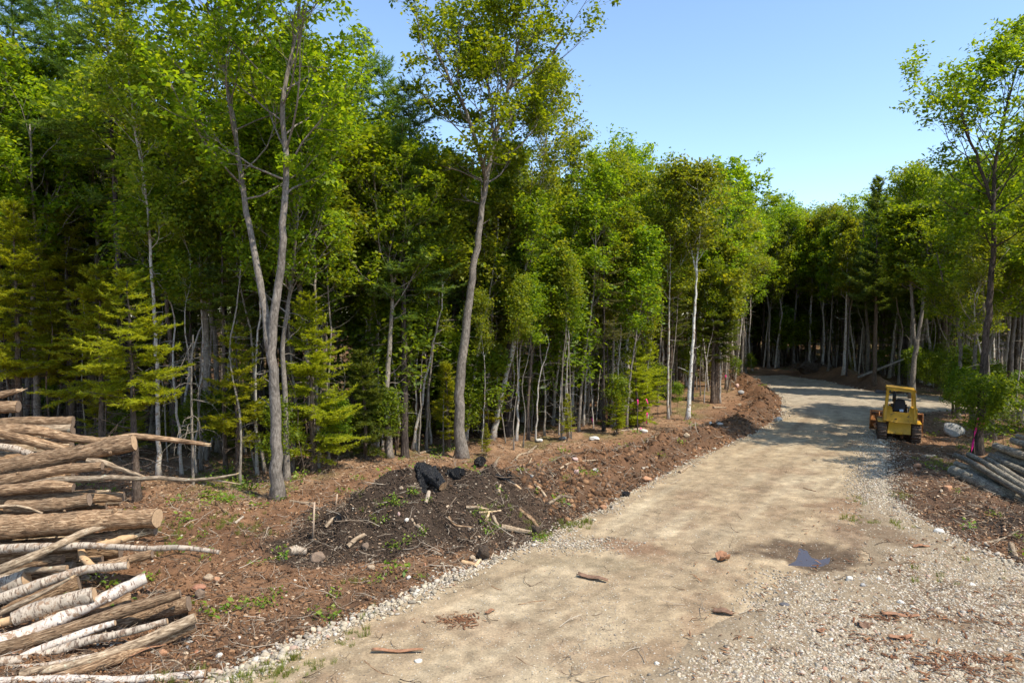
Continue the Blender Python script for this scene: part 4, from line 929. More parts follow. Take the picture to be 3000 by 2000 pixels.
LEFT = [
 ([(-120, 1262), (-20, 1256), (60, 1256), (120, 1262), (200, 1281), (300, 1293), (380, 1277), (440, 1280), (520, 1290), (600, 1301)], [15, 16, 15, 14, 12, 10, 9, 8, 6], 'log_oak', 'long crooked oak branch with splintered tip reaching furthest right from the pile top', 1),
 ([(-150, 1245), (0, 1264), (100, 1292), (190, 1318), (262, 1330)], [17, 16, 15, 14], 'log_oak', 'brown bowed log sloping down right, directly under the crooked branch', 0),
 ([(-120, 1298), (0, 1307), (50, 1314), (95, 1332)], [11, 10, 9], 'log_birch', 'pale thin log end at the left edge under the bowed brown log', 0),
 ([(-150, 1395), (40, 1366), (200, 1332), (300, 1314), (393, 1296)], [26, 25, 23, 22], 'log_oak', 'thick oak log with a square end directly below the crooked splintered branch', 0),
 ([(-120, 1428), (60, 1398), (180, 1374), (300, 1364)], [17, 16, 14, 13], 'log_oak', 'furrowed oak log just under the thick square-ended one', 0),
 ([(-120, 1446), (50, 1432), (150, 1418), (215, 1428)], [17, 16, 14], 'log_oak', 'grey-brown crooked log end above the dark gap', 0),
 ([(40, 1432), (120, 1412), (170, 1403), (250, 1403), (330, 1397), (400, 1402), (470, 1399), (560, 1407), (640, 1399), (690, 1389)], [9, 9, 9, 8, 7, 6, 5, 3], 'log_grey', 'long thin forked branch sticking out to the right from the middle of the pile', 1),
 ([(255, 1348), (300, 1352), (350, 1373), (415, 1393)], [8, 9, 7, 4], 'log_grey', 'short broken branch poking down right between two oak logs', 1),
 ([(-150, 1196), (-40, 1194), (54, 1191)], [18, 17, 17], 'log_oak', 'square-cut log near the top of the left pile at the frame edge', 0),
 ([(-150, 1178), (-40, 1166), (20, 1152), (50, 1145)], [16, 15, 11, 7], 'log_oak', 'shattered topmost log of the left pile', 1),
 ([(20, 1486), (110, 1482), (190, 1476), (262, 1462)], [20, 20, 19, 18], 'log_oak', 'half-shaded thick log in the dark gap above the biggest log', 0),
 ([(-60, 1486), (40, 1480), (80, 1485), (125, 1503)], [4, 4, 4, 3], 'log_grey', 'thin bent stick in the dark gap above the biggest log', 0),
 ([(-180, 1552), (40, 1541), (200, 1530), (330, 1521), (461, 1517)], [35, 34, 32, 29], 'log_oak', 'biggest furrowed oak log with a brown barkless stretch, halfway up the left pile', 0),
 ([(200, 1588), (300, 1574), (380, 1560), (455, 1553)], [17, 17, 16, 16], 'log_oak', 'oak log half hidden under the right end of the biggest log', 0),
 ([(270, 1602), (330, 1588), (395, 1568)], [12, 12, 10], 'log_peel', 'split yellow-brown log stub below the biggest log', 1),
 ([(-150, 1618), (60, 1604), (180, 1600), (250, 1597), (350, 1602), (430, 1607), (520, 1602), (600, 1610), (645, 1618)], [14, 14, 13, 11, 9, 8, 7, 6], 'log_birch', 'long white birch branch bending to the right across the clearing, under the biggest log', 0),
 ([(-120, 1712), (40, 1652), (150, 1606), (240, 1560), (318, 1537)], [14, 13, 11, 9], 'log_grey', 'diagonal pole with a splintered orange tip crossing the white birch branch', 1),
 ([(40, 1662), (110, 1647), (185, 1637)], [14, 14, 13], 'log_oak', 'short oak log end beneath the diagonal pole', 0),
 ([(-120, 1706), (0, 1686), (70, 1671), (140, 1668), (196, 1663)], [12, 12, 10, 9], 'log_grey', 'thin lichen-spotted log under the short oak log end', 0),
 ([(236, 1604), (243, 1630), (262, 1652), (278, 1662)], [9, 10, 11, 9], 'log_peel', 'smooth bent stub standing between the logs below the white birch branch', 0),
 ([(290, 1662), (380, 1638), (446, 1622)], [15, 14, 13], 'log_oak', 'oak log end lying on the soil right of the bent stub', 0),
 ([(-150, 1806), (40, 1740), (150, 1697), (250, 1666), (330, 1660), (375, 1655)], [19, 18, 15, 12, 11], 'log_birch', 'lichen-green pale log curving up to the right through the middle of the pile', 0),
 ([(-160, 1760), (-30, 1722), (78, 1696)], [30, 30, 26], 'log_birch', 'fat pale log with a fresh cut face at the left edge', 0),
 ([(10, 1800), (120, 1748), (232, 1706)], [22, 22, 22], 'log_oak', 'thick brown log with a square end in shadow below the lichen-green log', 0),
 ([(-100, 1835), (40, 1778), (120, 1738), (207, 1692)], [8, 8, 7, 4], 'log_grey', 'thin broken pole with a long yellow splinter at its tip', 1),
 ([(-150, 1930), (0, 1882), (100, 1848), (200, 1802), (330, 1740), (428, 1692)], [24, 23, 22, 20, 18], 'log_white', 'white birch log rising highest to the right in the lower pile', 0),
 ([(40, 1812), (110, 1782), (200, 1757), (277, 1741)], [22, 24, 24, 22], 'log_birch', 'fat greyish birch log lying on top of the white birch log', 0),
 ([(-120, 1850), (-10, 1826), (82, 1802)], [13, 13, 12], 'log_peel', 'orange barkless log end at the left edge', 0),
 ([(180, 1812), (290, 1782), (380, 1762)], [27, 27, 26], 'log_oak', 'thick shaded log block under the white birch log', 0),
 ([(-150, 1935), (60, 1886), (200, 1842), (350, 1792), (450, 1762), (528, 1737)], [20, 19, 18, 17, 15], 'log_oak', 'long furrowed log in front of the white birch log', 0),
 ([(60, 1925), (120, 1900), (200, 1870), (300, 1833), (337, 1823)], [10, 12, 12, 11, 9], 'log_white', 'bright white birch log with an orange bare tip in the lower pile', 0),
 ([(180, 1875), (300, 1838), (420, 1800), (553, 1766)], [19, 20, 21, 25], 'log_oak', 'flared oak butt log lying between the furrowed and the split log', 0),
 ([(-150, 1945), (0, 1938), (80, 1930), (160, 1907), (260, 1874), (380, 1850), (490, 1818)], [16, 15, 14, 13, 12, 9], 'log_birch', 'slender pale birch log with a dark grey tip near the bottom of the pile', 0),
 ([(40, 1958), (150, 1950), (220, 1935), (288, 1921)], [10, 12, 13, 12], 'log_birch', 'short pale log end tucked behind the bottom split log', 0),
 ([(60, 1972), (180, 1955), (300, 1925), (420, 1878), (573, 1808)], [13, 15, 16, 16, 15], 'log_grey', 'long pale split log with a crack, bottom of the pile', 0),
 ([(150, 1985), (300, 1945), (450, 1886), (572, 1832)], [10, 15, 16, 15], 'log_oak', 'dark underside log against the ground beneath the split log', 0),
 ([(-120, 1999), (60, 1993), (200, 1989), (350, 1992), (480, 1984), (600, 1972)], [13, 13, 12, 12, 11], 'log_white', 'peeling white birch log lying alone on the ground at the bottom edge', 0),
]
for k, (pp, rp, mt, lab, spl) in enumerate(LEFT):
    rows = [b_ for a_, b_ in pp]; mid = (rows[0]+rows[-1])/2; dm = face_d(mid)
    if mid < 1500: W3 = [atd(a_, b_, dm + 0.0012*(a_-250)) for a_, b_ in pp]
    else:
        z = max(face_z(mid), rp[0]*dm/FPX*0.9)
        if k == len(LEFT)-1: z = 0.09
        dm += {12: -0.3, 13: 0.35, 14: 0.2, 15: -0.2, 16: -0.5, 17: 0.5, 18: 0.3, 19: 0.3, 20: -0.3, 21: -0.4, 22: 0.5, 23: 1.0, 24: -0.35, 25: 0.0, 26: -0.35, 27: -0.2, 28: 1.7, 29: -0.25, 30: -0.4, 31: 0.7, 32: -0.45, 33: 0.3, 34: -0.35, 35: 0.1}.get(k, 0)
        W3 = []
        for a_, b_ in pp:
            p = onz(a_, b_, z); dd = dm + (p[1]-dm)*0.35; w_ = atd(a_, b_, dd); rz_ = rp[0]*dm/FPX*0.9
            W3.append(w_ if w_[2] > rz_ else onz(a_, b_, rz_))
    dav = np.mean([w[1] for w in W3]); rad_ = [r_*dav/FPX for r_ in rp]
    thin = max(rp) < 10
    lo = log_obj('branch' if thin else 'log', W3, rad_, M[mt], lab, 'branch' if thin else 'log', 'logs and branches of the left pile', seed=k, splinter=bool(spl), cut=(mt not in ('log_oak',) or k % 3 == 0), sides=18 if not thin else 10, rough=0.045 if mt == 'log_oak' else 0.022)
    if k == 6:
        f0 = atd(600, 1403, W3[-1][1]); f1 = [f0, atd(650, 1409, W3[-1][1]), atd(705, 1418, W3[-1][1])]
        g2 = Geo(); loc = np.array(lo.rotation_quaternion.to_matrix()).T; F1 = (np.array(f1)-np.array(lo.location)) @ loc.T; g2.tube(F1, [0.03, 0.025, 0.012], 7); link('fork', g2.mesh('fork', M[mt]), lo)
# logs seen only as dark shapes inside the heap
rng = np.random.default_rng(77); nf = 0
for k in range(110):
    row = rng.uniform(1225, 1900); pxr = rng.uniform(90, 230 if row > 1700 or row < 1440 else 390); d = face_d(row) + (rng.uniform(1.4, 3.2) if k < 64 else rng.uniform(0.8, 1.6)); q_ = atd(pxr, row, d); z = q_[2]
    if z < 0.12: continue
    xr = q_[0]; L_ = rng.uniform(2.6, 4.2); r_ = rng.uniform(0.10, 0.22) if k < 64 else rng.uniform(0.07, 0.13); a_ = rng.normal()*0.12
    W3 = [(xr-L_, d - 0.25*L_ + a_, z), (xr-L_/2, d-0.12*L_, z+rng.normal()*0.03), (xr, d, z)]
    log_obj('log', W3, [r_*1.1, r_], M['log_oak'] if k % 3 else M['log_grey'], 'shaded log deep inside the left pile, showing only in the gaps', 'log', 'shaded logs inside the left pile', seed=300+k, sides=12, cut=False, knots=1); nf += 1
RIGHT = [([(2790, 1379), (2850, 1403), (2920, 1436), (3010, 1466), (3130, 1510)], 17, 0.26, 'thickest dark log at the bottom of the right pile, nearest the road'),
 ([(2833, 1383), (2900, 1408), (2990, 1440), (3110, 1480)], 14, 0.30, 'shaded log tucked behind the thickest one'),
 ([(2800, 1358), (2850, 1372), (2930, 1400), (3060, 1440)], 9, 0.52, 'stubby-ended log just above the thickest one'),
 ([(2799, 1333), (2830, 1346), (2880, 1375), (2930, 1405), (3010, 1452), (3090, 1500)], 8.5, 0.75, 'pale smooth pole that slants in front, end furthest left'),
 ([(2838, 1331), (2880, 1352), (2930, 1384), (2990, 1420), (3080, 1470)], 8, 0.85, 'bluish pole right beside the pale slanting one'),
 ([(2893, 1343), (2930, 1368), (2980, 1400), (3060, 1450)], 8.5, 0.86, 'pole with a yellowish cut end in the middle of the right pile'),
 ([(2902, 1334), (2950, 1358), (3000, 1380), (3080, 1420)], 9, 1.0, 'rough grey log behind the yellowish-ended pole'),
 ([(2925, 1334), (2980, 1352), (3060, 1382)], 15, 1.05, 'thick dark log under the upper right logs'),
 ([(2917, 1306), (2960, 1321), (3010, 1338), (3090, 1365)], 12, 1.4, 'mottled log second from the top of the right pile'),
 ([(2968, 1290), (3010, 1304), (3090, 1330)], 11, 1.65, 'short visible log end near the top right at the frame edge'),
 ([(2980, 1277), (3030, 1290), (3100, 1312)], 7, 1.85, 'topmost thin log of the right pile'),
 ([(2870, 1400), (2950, 1430), (3060, 1470)], 12, 0.14, 'lowest shaded log on the ground of the right pile'),
 ([(2945, 1372), (3000, 1400), (3100, 1450)], 13, 0.6, 'dark filling log between the poles of the right pile')]
for k, (pp, rp, z, lab) in enumerate(RIGHT):
    W3 = [onz(a_, b_, z) for a_, b_ in pp]; d0 = W3[0][1]
    W3 = [atd(a_, b_, d0 + (w[1]-d0)*0.85) for (a_, b_), w in zip(pp, W3)]; dav = W3[0][1]
    log_obj('log', W3, [rp*dav/FPX*0.95, rp*dav/FPX*1.05], M['log_cool'], lab, 'log', 'logs of the right pile', seed=100+k, sides=14, cut=M['cut_old'] if k % 2 else True, rough=0.035)

# ------------------------------------------------------------------ wood, stumps and stones lying about
def stick(pp, r, mat, label, seed, lift=0.0, name='stick', cat='stick', spl=False, cut=None):
    W3 = []
    for a_, b_ in pp:
        g_ = gp(a_, b_ + 0); W3.append(g_ + np.array([0, 0, lift]))
    d = W3[0][1]; rr_ = r*d/FPX
    for w in W3: w[2] += rr_*0.55
    return log_obj(name, W3, [rr_*1.1, rr_, rr_*0.8], M[mat], label, cat, None, seed=seed, sides=9, rough=0.05, cut=cut, splinter=spl, knots=1 if name == 'log' else 0)
STICKS = [([(1366, 1489), (1398, 1492), (1430, 1496)], 5, 'log_grey', 'pale bleached stick at the middle of the mound, thickest of its small heap'),
 ([(1403, 1505), (1440, 1501), (1468, 1500)], 3, 'splint', 'thin pale split stick under the thickest bleached one'),
 ([(1432, 1506), (1428, 1518), (1423, 1530)], 3.5, 'splint', 'short upright pale sliver below the crossed sticks on the mound'),
 ([(1452, 1395), (1480, 1408), (1510, 1422)], 5, 'char', 'half charred stick near the top right of the mound'),
 ([(1508, 1421), (1526, 1436)], 4, 'log_peel', 'short orange stick at the lower end of the half charred one'),
 ([(1461, 1449), (1463, 1436), (1466, 1426)], 4.5, 'log_grey', 'short pale peg-like stick high on the mound'),
 ([(1568, 1421), (1584, 1440), (1601, 1461)], 4.5, 'log_grey', 'straight pale stick on the right flank of the mound'),
 ([(1606, 1481), (1628, 1466), (1646, 1455), (1674, 1463)], 5, 'log_grey', 'bent forked stick on the lower right flank of the mound'),
 ([(1518, 1496), (1545, 1515), (1562, 1533), (1578, 1552)], 6, 'log_oak', 'dark split branch leading down to the knotty stump piece'),
 ([(1469, 1552), (1510, 1556), (1557, 1566)], 8, 'log_grey', 'straight grey limb at the foot of the mound beside the road stones'),
 ([(1444, 1517), (1451, 1531), (1460, 1547)], 5, 'log_grey', 'grey tilted stick above the straight limb at the mound foot'),
 ([(1314, 1520), (1322, 1535), (1334, 1545), (1386, 1548)], 3.5, 'log_oak', 'curved root lying low on the mound'),
 ([(1206, 1524), (1217, 1544)], 4, 'log_grey', 'pale stub left of the middle of the mound'),
 ([(1222, 1543), (1240, 1560)], 6, 'log_grey', 'brown chunk of wood next to the pale stub'),
 ([(1354, 1650), (1376, 1654), (1396, 1661)], 6, 'log_peel', 'reddish flat billet below the root ball at the road edge'),
 ([(1391, 1664), (1399, 1652), (1409, 1640)], 5, 'splint', 'fresh orange splinter leaning on the reddish billet'),
 ([(1256, 1446), (1252, 1462), (1247, 1478)], 6, 'log_birch', 'white stump of birch just under the charred logs'),
 ([(1018, 1608), (1042, 1592), (1068, 1574)], 7, 'log_grey', 'grey rotten log piece on the left foot of the mound'),
 ([(955, 1548), (972, 1530), (990, 1520)], 6, 'log_grey', 'mossy branch behind the survey stake'),
 ([(1018, 1500), (1010, 1475), (1015, 1440), (1022, 1422)], 3, 'log_oak', 'dark curved root standing out of the mound top left'),
 ([(635, 1478), (655, 1497), (672, 1512)], 5, 'log_oak', 'dark stick jutting up from the bulldozed roots'),
 ([(688, 1535), (700, 1525), (713, 1515)], 4, 'log_birch', 'white splinter of wood by the bulldozed roots'),
 ([(447, 1942), (480, 1938), (515, 1936), (540, 1955), (545, 1970)], 3, 'log_grey', 'thin forked twig right of the pile bottom'),
 ([(1640, 1375), (1660, 1362), (1690, 1355), (1750, 1349)], 3, 'log_grey', 'long pale stick across the slash above the road edge'),
 ([(1545, 1330), (1560, 1318), (1572, 1308)], 4, 'log_grey', 'bleached stick right of the tallest tree'),
 ([(1510, 1350), (1520, 1335), (1560, 1325)], 4, 'log_grey', 'grey branch lying right of the tallest tree'),
 ([(1450, 1365), (1456, 1350), (1462, 1342)], 5, 'log_grey', 'stubby pale wood piece behind the mound crest'),
 ([(1545, 1378), (1550, 1360), (1556, 1345)], 4.5, 'log_grey', 'upright pale stick above the right shoulder of the mound'),
 ([(1612, 1385), (1622, 1397), (1634, 1405)], 2.5, 'log_grey', 'small pale stick on the upper right flank of the mound'),
 ([(1990, 1387), (2008, 1374), (2022, 1366)], 5, 'log_grey', 'grey billet on the stones of the left shoulder'),
 ([(1880, 1376), (1895, 1373), (1910, 1366)], 4, 'log_birch', 'white wood fragment on the slash by the shoulder'),
 ([(925, 1480), (880, 1475), (850, 1470)], 4, 'log_grey', 'pale branch on the leaves right of the twin-stemmed tree'),
 ([(2962, 1600), (2968, 1620), (2976, 1640)], 8, 'log_grey', 'stubby grey log piece at the right edge beyond the yard'),
 ([(2962, 1925), (2966, 1945), (2970, 1965)], 6, 'log_oak', 'dark upright-looking bark chunk at the lower right corner'),
 ([(1228, 1330), (1290, 1312), (1325, 1290)], 3, 'log_grey', 'pale branch at the left foot of the tallest tree'),
 ([(1880, 1258), (1840, 1262), (1800, 1266)], 3, 'log_birch', 'bleached pole lying at the wood edge by the pink flags'),
 ([(2090, 1196), (2110, 1196), (2128, 1197)], 3, 'log_grey', 'thin pale stick on the slash under the last trunks'),
 ([(2705, 1340), (2720, 1338), (2740, 1339)], 5, 'log_birch', 'white wood lying in the shade right of the bulldozer tracks'),
 ([(1068, 1942), (1090, 1958), (1110, 1972), (1150, 1985)], 3, 'log_oak', 'brown forked twig on the road at the lower centre'),
 ([(1512, 1930), (1545, 1950), (1580, 1962)], 2.5, 'log_oak', 'thin curved twig on the road at the bottom centre'),
 ([(2220, 1912), (2240, 1900), (2262, 1884)], 4, 'log_oak', 'short brown twig on the gravel at the bottom right of the road'),
 ([(2330, 1735), (2390, 1765), (2450, 1790)], 3, 'log_oak', 'long thin dark twig on the gravel below the puddle'),
 ([(1520, 1775), (1560, 1765), (1600, 1762)], 3, 'log_oak', 'brown twig lying across the middle of the road'),
 ([(1440, 1720), (1455, 1728), (1470, 1732)], 3, 'log_oak', 'small dark twig near the left side of the road'),
 ([(2355, 1432), (2370, 1436), (2390, 1441)], 3, 'log_oak', 'small dark twig on the road ahead of the shaded stretch'),
 ([(2860, 1600), (2900, 1590), (2945, 1578), (2985, 1560)], 3, 'log_grey', 'pale twig over the shadow-darkened soil at the right')]
for k, (pp, r, mt, lab) in enumerate(STICKS): stick(pp, r, mt, lab, 600+k, spl=(k in (15, 2)))
stick([(843, 1629), (868, 1627), (894, 1627)], 14, 'log_birch', 'short sawn pale log lying alone left of the mound, dark cut end to the left', 700, 0.05, 'log', 'log', cut=M['cut_old'])
# charred wood on the mound crest
def air(pp, d, lift=0): return [atd(a_, b_, d) for a_, b_ in pp]
d = gp(1265, 1445)[1] + 0.35
log_obj('charred_log', [atd(1226, 1366, d+.3), atd(1262, 1388, d), atd(1298, 1424, d-.35)], [0.17, 0.25, 0.22, 0.15], M['char'], 'fat charred log with shiny cracked bark lying on the mound crest', 'log', seed=800, rough=0.11, cut=M['log_oak'], sides=22, splinter=False)
log_obj('charred_log', [atd(1228, 1358, d+.25), atd(1234, 1395, d), atd(1243, 1447, d-.4)], [0.11, 0.15, 0.15, 0.09], M['char'], 'slimmer charred log standing against the fat one, pointing down left', 'log', seed=801, rough=0.11, cut=M['char'], sides=18)
def rock(px, row, w, h, mat, label, seed, name='rock', cat='rock', depthf=0.8, sink=0.25, ang=0.5, base=None, rough=0.14):
    p = gp(px, row); d = p[1]; s = w/2*d/FPX; hz = h/2*d/FPX*1.05
    me = stone_mesh(name, seed, mat, base or ICO3, rough, (1, depthf, hz/s), ang)
    o = link(name, me); o.location = (p[0], p[1]+s*depthf*0.6, p[2] + hz*(1-sink*1.4)); o.scale = (s, s, s); o.rotation_euler = (0, 0, (seed % 7)*0.2-0.6)
    return tag(o, label, cat)
def rockmat(nm, c): return flat_mat(nm, c, 0.85, 0.3, 3, bs=0.5, bd=0.1)
RM = {'tan': rockmat('tan_rock', (0.42, 0.31, 0.20)), 'grey': rockmat('grey_rock', (0.36, 0.34, 0.31)), 'white': rockmat('white_rock', (0.66, 0.60, 0.50)), 'red': rockmat('red_rock', (0.36, 0.17, 0.10)),
      'orange': rockmat('orange_rock', (0.45, 0.23, 0.12)), 'pink': rockmat('pink_rock', (0.55, 0.36, 0.29)), 'brown': rockmat('brown_rock', (0.22, 0.15, 0.10)), 'dark': rockmat('dark_rock', (0.12, 0.11, 0.11)),
      'root': flat_mat('root_ball_earth', (0.13, 0.09, 0.06), 0.95, 0.45, 4, bs=1.0, bd=0.2), 'char': M['char']}
ROCKS = [(1332, 1412, 48, 44, 'char', 'burnt stump piece right of the charred logs', 'charred_stump', 'stump'), (1353, 1398, 22, 24, 'char', 'small shiny burnt chunk beside the burnt stump piece', 'charred_chunk', 'burnt wood'),
 (1406, 1372, 36, 36, 'char', 'round burnt stump on the crest below the tallest tree', 'charred_stump', 'stump'), (1493, 1404, 14, 18, 'char', 'little burnt lump on the right of the crest', 'charred_chunk', 'burnt wood'),
 (988, 1532, 26, 22, 'char', 'burnt lump half buried on the left end of the mound', 'charred_chunk', 'burnt wood'), (1415, 1642, 42, 48, 'root', 'grey-brown root ball at the foot of the mound by the road', 'root_ball', 'stump'),
 (1570, 1566, 26, 30, 'root', 'dark knotty stump piece at the right foot of the mound', 'knotty_stump', 'stump'), (1832, 1456, 24, 16, 'char', 'black lump by the shoulder stones', 'black_lump', 'lump'),
 (1383, 1643, 20, 18, 'tan', 'round tan rock left of the root ball'), (1192, 1530, 15, 13, 'white', 'white rock on the left half of the mound'), (1176, 1437, 15, 10, 'tan', 'tan rock near the mound top left'),
 (1168, 1512, 10, 14, 'pink', 'narrow pinkish rock above the white one on the mound'), (1085, 1672, 28, 16, 'tan', 'flat tan rock at the left foot of the mound'), (1069, 1612, 24, 26, 'brown', 'brown rock under the grey rotten log piece'),
 (1196, 1698, 16, 13, 'white', 'white rock at the mound foot, left of the gravel line'), (925, 1650, 56, 34, 'brown', 'big soil-covered rock right of the sawn pale log'), (578, 1732, 44, 18, 'red', 'flat red slab in front of the left pile'),
 (634, 1706, 22, 18, 'orange', 'orange rock right of the flat red slab'), (607, 1703, 34, 22, 'tan', 'tan slab behind the flat red slab'), (582, 1757, 34, 32, 'brown', 'brown block leaning below the flat red slab'),
 (475, 1925, 26, 22, 'orange', 'orange rock right of the bottom of the left pile'), (553, 1886, 20, 11, 'white', 'white flat pebble near the split log end'), (549, 1902, 9, 12, 'white', 'small white pebble below the flat one'),
 (640, 1926, 20, 13, 'white', 'white stone at the edge of the gravel line bottom left'), (700, 1870, 14, 8, 'white', 'lone white pebble on the brown soil'), (1224, 1946, 28, 12, 'white', 'flat white stone set in the road at the bottom'),
 (1768, 1494, 22, 16, 'orange', 'orange rock at the road shoulder'), (1896, 1412, 28, 18, 'orange', 'larger orange rock further along the shoulder'), (1738, 1447, 10, 9, 'orange', 'small orange rock on the bank above the shoulder'),
 (1782, 1432, 18, 16, 'brown', 'brown rock in the bank above the shoulder'), (1690, 1392, 18, 24, 'pink', 'tall pinkish rock on the bank right of the mound'), (1685, 1352, 20, 12, 'pink', 'pinkish flat rock on the slash'),
 (1745, 1385, 20, 10, 'white', 'white flat rock on the slash above the bank'), (1557, 1400, 12, 9, 'grey', 'grey rock on the right flank of the mound'), (2012, 1285, 20, 14, 'tan', 'tan block on the slash in front of the white birch'),
 (2110, 1245, 20, 9, 'grey', 'flat grey rock on the slash'), (2082, 1245, 10, 9, 'white', 'small pale rock left of the flat grey one'), (2160, 1138, 17, 15, 'pink', 'round pink boulder high on the left bank'),
 (2172, 1157, 22, 14, 'grey', 'pale grey rock below the round pink boulder'), (2148, 1144, 10, 10, 'tan', 'small tan rock left of the round pink boulder'), (2168, 1190, 12, 10, 'tan', 'small tan rock lower on the left bank'),
 (2050, 1318, 12, 8, 'orange', 'little orange rock on the bank near the shoulder'), (2282, 1234, 28, 14, 'white', 'white stones cluster rock at the bend shoulder'), (1742, 1291, 34, 12, 'white', 'pale flat slab by the wood edge'),
 (1650, 1288, 24, 10, 'grey', 'grey flat slab by the wood edge'), (1580, 1296, 22, 12, 'white', 'bleached root lump at the wood edge'), (1885, 1268, 30, 12, 'white', 'pale slab beside the pink flag'),
 (2798, 1280, 62, 46, 'grey', 'large grey boulder in the undergrowth right of the bulldozer', 'boulder', 'boulder'), (2622, 1150, 44, 22, 'brown', 'brown-grey boulder at the far road side, behind the bulldozer roof', 'boulder', 'boulder'),
 (2588, 1154, 38, 12, 'dark', 'bluish low boulder beside the far brown-grey one', 'boulder', 'boulder'), (2491, 1706, 22, 20, 'white', 'egg-shaped pale stone in the gravel below the puddle'), (2530, 1722, 18, 14, 'grey', 'pale stone right of the egg-shaped one'),
 (2640, 1772, 22, 14, 'white', 'white stone in the gravel, centre right'), (2578, 1702, 14, 12, 'white', 'little white stone right of the puddle'), (2851, 1720, 20, 12, 'white', 'pale stone far right in the gravel'),
 (2757, 1562, 34, 14, 'white', 'white rock slab at the right between yard and slash'), (2690, 1372, 24, 18, 'orange', 'orange rock on the debris bank beyond the yard'), (2784, 1440, 34, 22, 'orange', 'orange-brown rock on the debris bank, nearer the log pile'),
 (2290, 1905, 16, 14, 'tan', 'tan stone in the lower gravel'), (2140, 1902, 20, 16, 'tan', 'tan stone at the left of the lower gravel'), (1925, 1953, 18, 12, 'white', 'white stone low at the road edge'), (2300, 1780, 30, 12, 'dark', 'dark flat stone in the gravel near the road')]
for k, r in enumerate(ROCKS):
    px, row, w, h, mt, lab = r[:6]; nm = r[6] if len(r) > 6 else 'rock'; ct = r[7] if len(r) > 7 else 'rock'
    rock(px, row, w, h, RM[mt], lab, 900+k, nm, ct, ang=0.6, rough=0.28 if mt in ('char', 'root') else 0.12, sink=0.2)
# root heap at the far bend
p = gp(2375, 1094); rng = np.random.default_rng(31); G = Geo()
for k in range(90):
    a_ = rng.random()*6.28; e_ = rng.random()*1.3; L_ = 0.5+1.0*rng.random(); B = grow(rng, (rng.normal()*1.0, rng.normal()*0.5, 0.3+0.7*rng.random()), (math.cos(a_), math.sin(a_)*0.6, e_*0.6), L_, 5, -0.1, 0.3); G.tube(B, np.linspace(0.05, 0.012, 6), 5)
e = empty('root_heap', p, 'heap of uprooted stumps and roots at the far bend of the road', 'root heap'); link('roots', G.mesh('roots', M['bark_brown']), e)
me = stone_mesh('earth_clump', 77, RM['root'], ICO3, 0.3, (1.7, 0.9, 0.8), 0.6); link('earth_clump', me, e, (0, 0.3, 0.4))
# brush heap at the wood edge
p = gp(1672, 1238); G = Geo()
for k in range(85):
    a_ = rng.normal()*0.9 + (0 if rng.random() < 0.6 else 3.14); B = grow(rng, (rng.normal()*0.5, rng.normal()*0.6, 0.05+0.4*rng.random()), (math.cos(a_), math.sin(a_)*0.5, rng.normal()*0.3+0.25), 0.6+1.3*rng.random(), 5, -0.05, 0.12); B[:, 2] = np.maximum(B[:, 2], 0.02); G.tube(B, np.linspace(0.022, 0.006, 6), 5)
e = empty('brush_heap', p, 'heap of bleached cut branches at the wood edge', 'brush heap'); link('branches', G.mesh('branches', M['dead']), e)
d = gp(1660, 1250)[1]+1.0
log_obj('fallen_pole', [atd(1480, 1052, d+7), atd(1560, 1115, d+3.5), atd(1668, 1222, d)], [0.045, 0.07, 0.085], M['dead'], 'long dead pole leaning down right out of the wood onto the brush heap', 'fallen tree', seed=811, sides=10, cut=M['cut_old'])
d = gp(2520, 1120)[1]
log_obj('fallen_pole', [atd(2512, 1106, d), atd(2570, 1083, d), atd(2650, 1050, d+1)], [0.14, 0.12, 0.08], M['dead'], 'bare pole leaning up to the right beyond the bulldozer', 'fallen tree', seed=812, sides=10, cut=M['cut_old'])
# bark sheets lying on the road
def bark_sheet(px, row, L_, w_, rz, curl, mat, label, seed):
    rng = np.random.default_rng(seed); p = gp(px, row); n, m_ = 12, 7; V = []
    for i_ in range(n):
        t = i_/(n-1); wd = w_*(0.55+0.45*math.sin(math.pi*min(1, t*0.9+0.15))) * (0.85+0.3*rng.random())
        for j_ in range(m_):
            u = j_/(m_-1)*2-1; V.append([(t-0.5)*L_+rng.normal()*0.008, u*wd/2, 0.012 + curl*u*u*w_*0.5 + 0.02*math.sin(t*7+seed) + 0.006*rng.random()])
    V = np.array(V); F = [[i_*m_+j_, i_*m_+j_+1, (i_+1)*m_+j_+1, (i_+1)*m_+j_] for i_ in range(n-1) for j_ in range(m_-1)]
    o = link('bark_sheet', mesh_np('bark_sheet', V, np.array(F)[:, ::-1], mat, False)); md = o.modifiers.new('thickness', 'SOLIDIFY'); md.thickness = 0.016; md.offset = 1
    o.location = (p[0], p[1], p[2] + 0.035); o.rotation_euler = (0, 0, rz); return tag(o, label, 'bark')
M['sheet'] = flat_mat('bark_sheet', (0.20, 0.115, 0.07), 0.9, 0.4, 9, bs=0.8, bd=0.02); M['sheetred'] = flat_mat('red_bark_sheet', (0.30, 0.15, 0.08), 0.9, 0.4, 9, bs=0.8, bd=0.02)
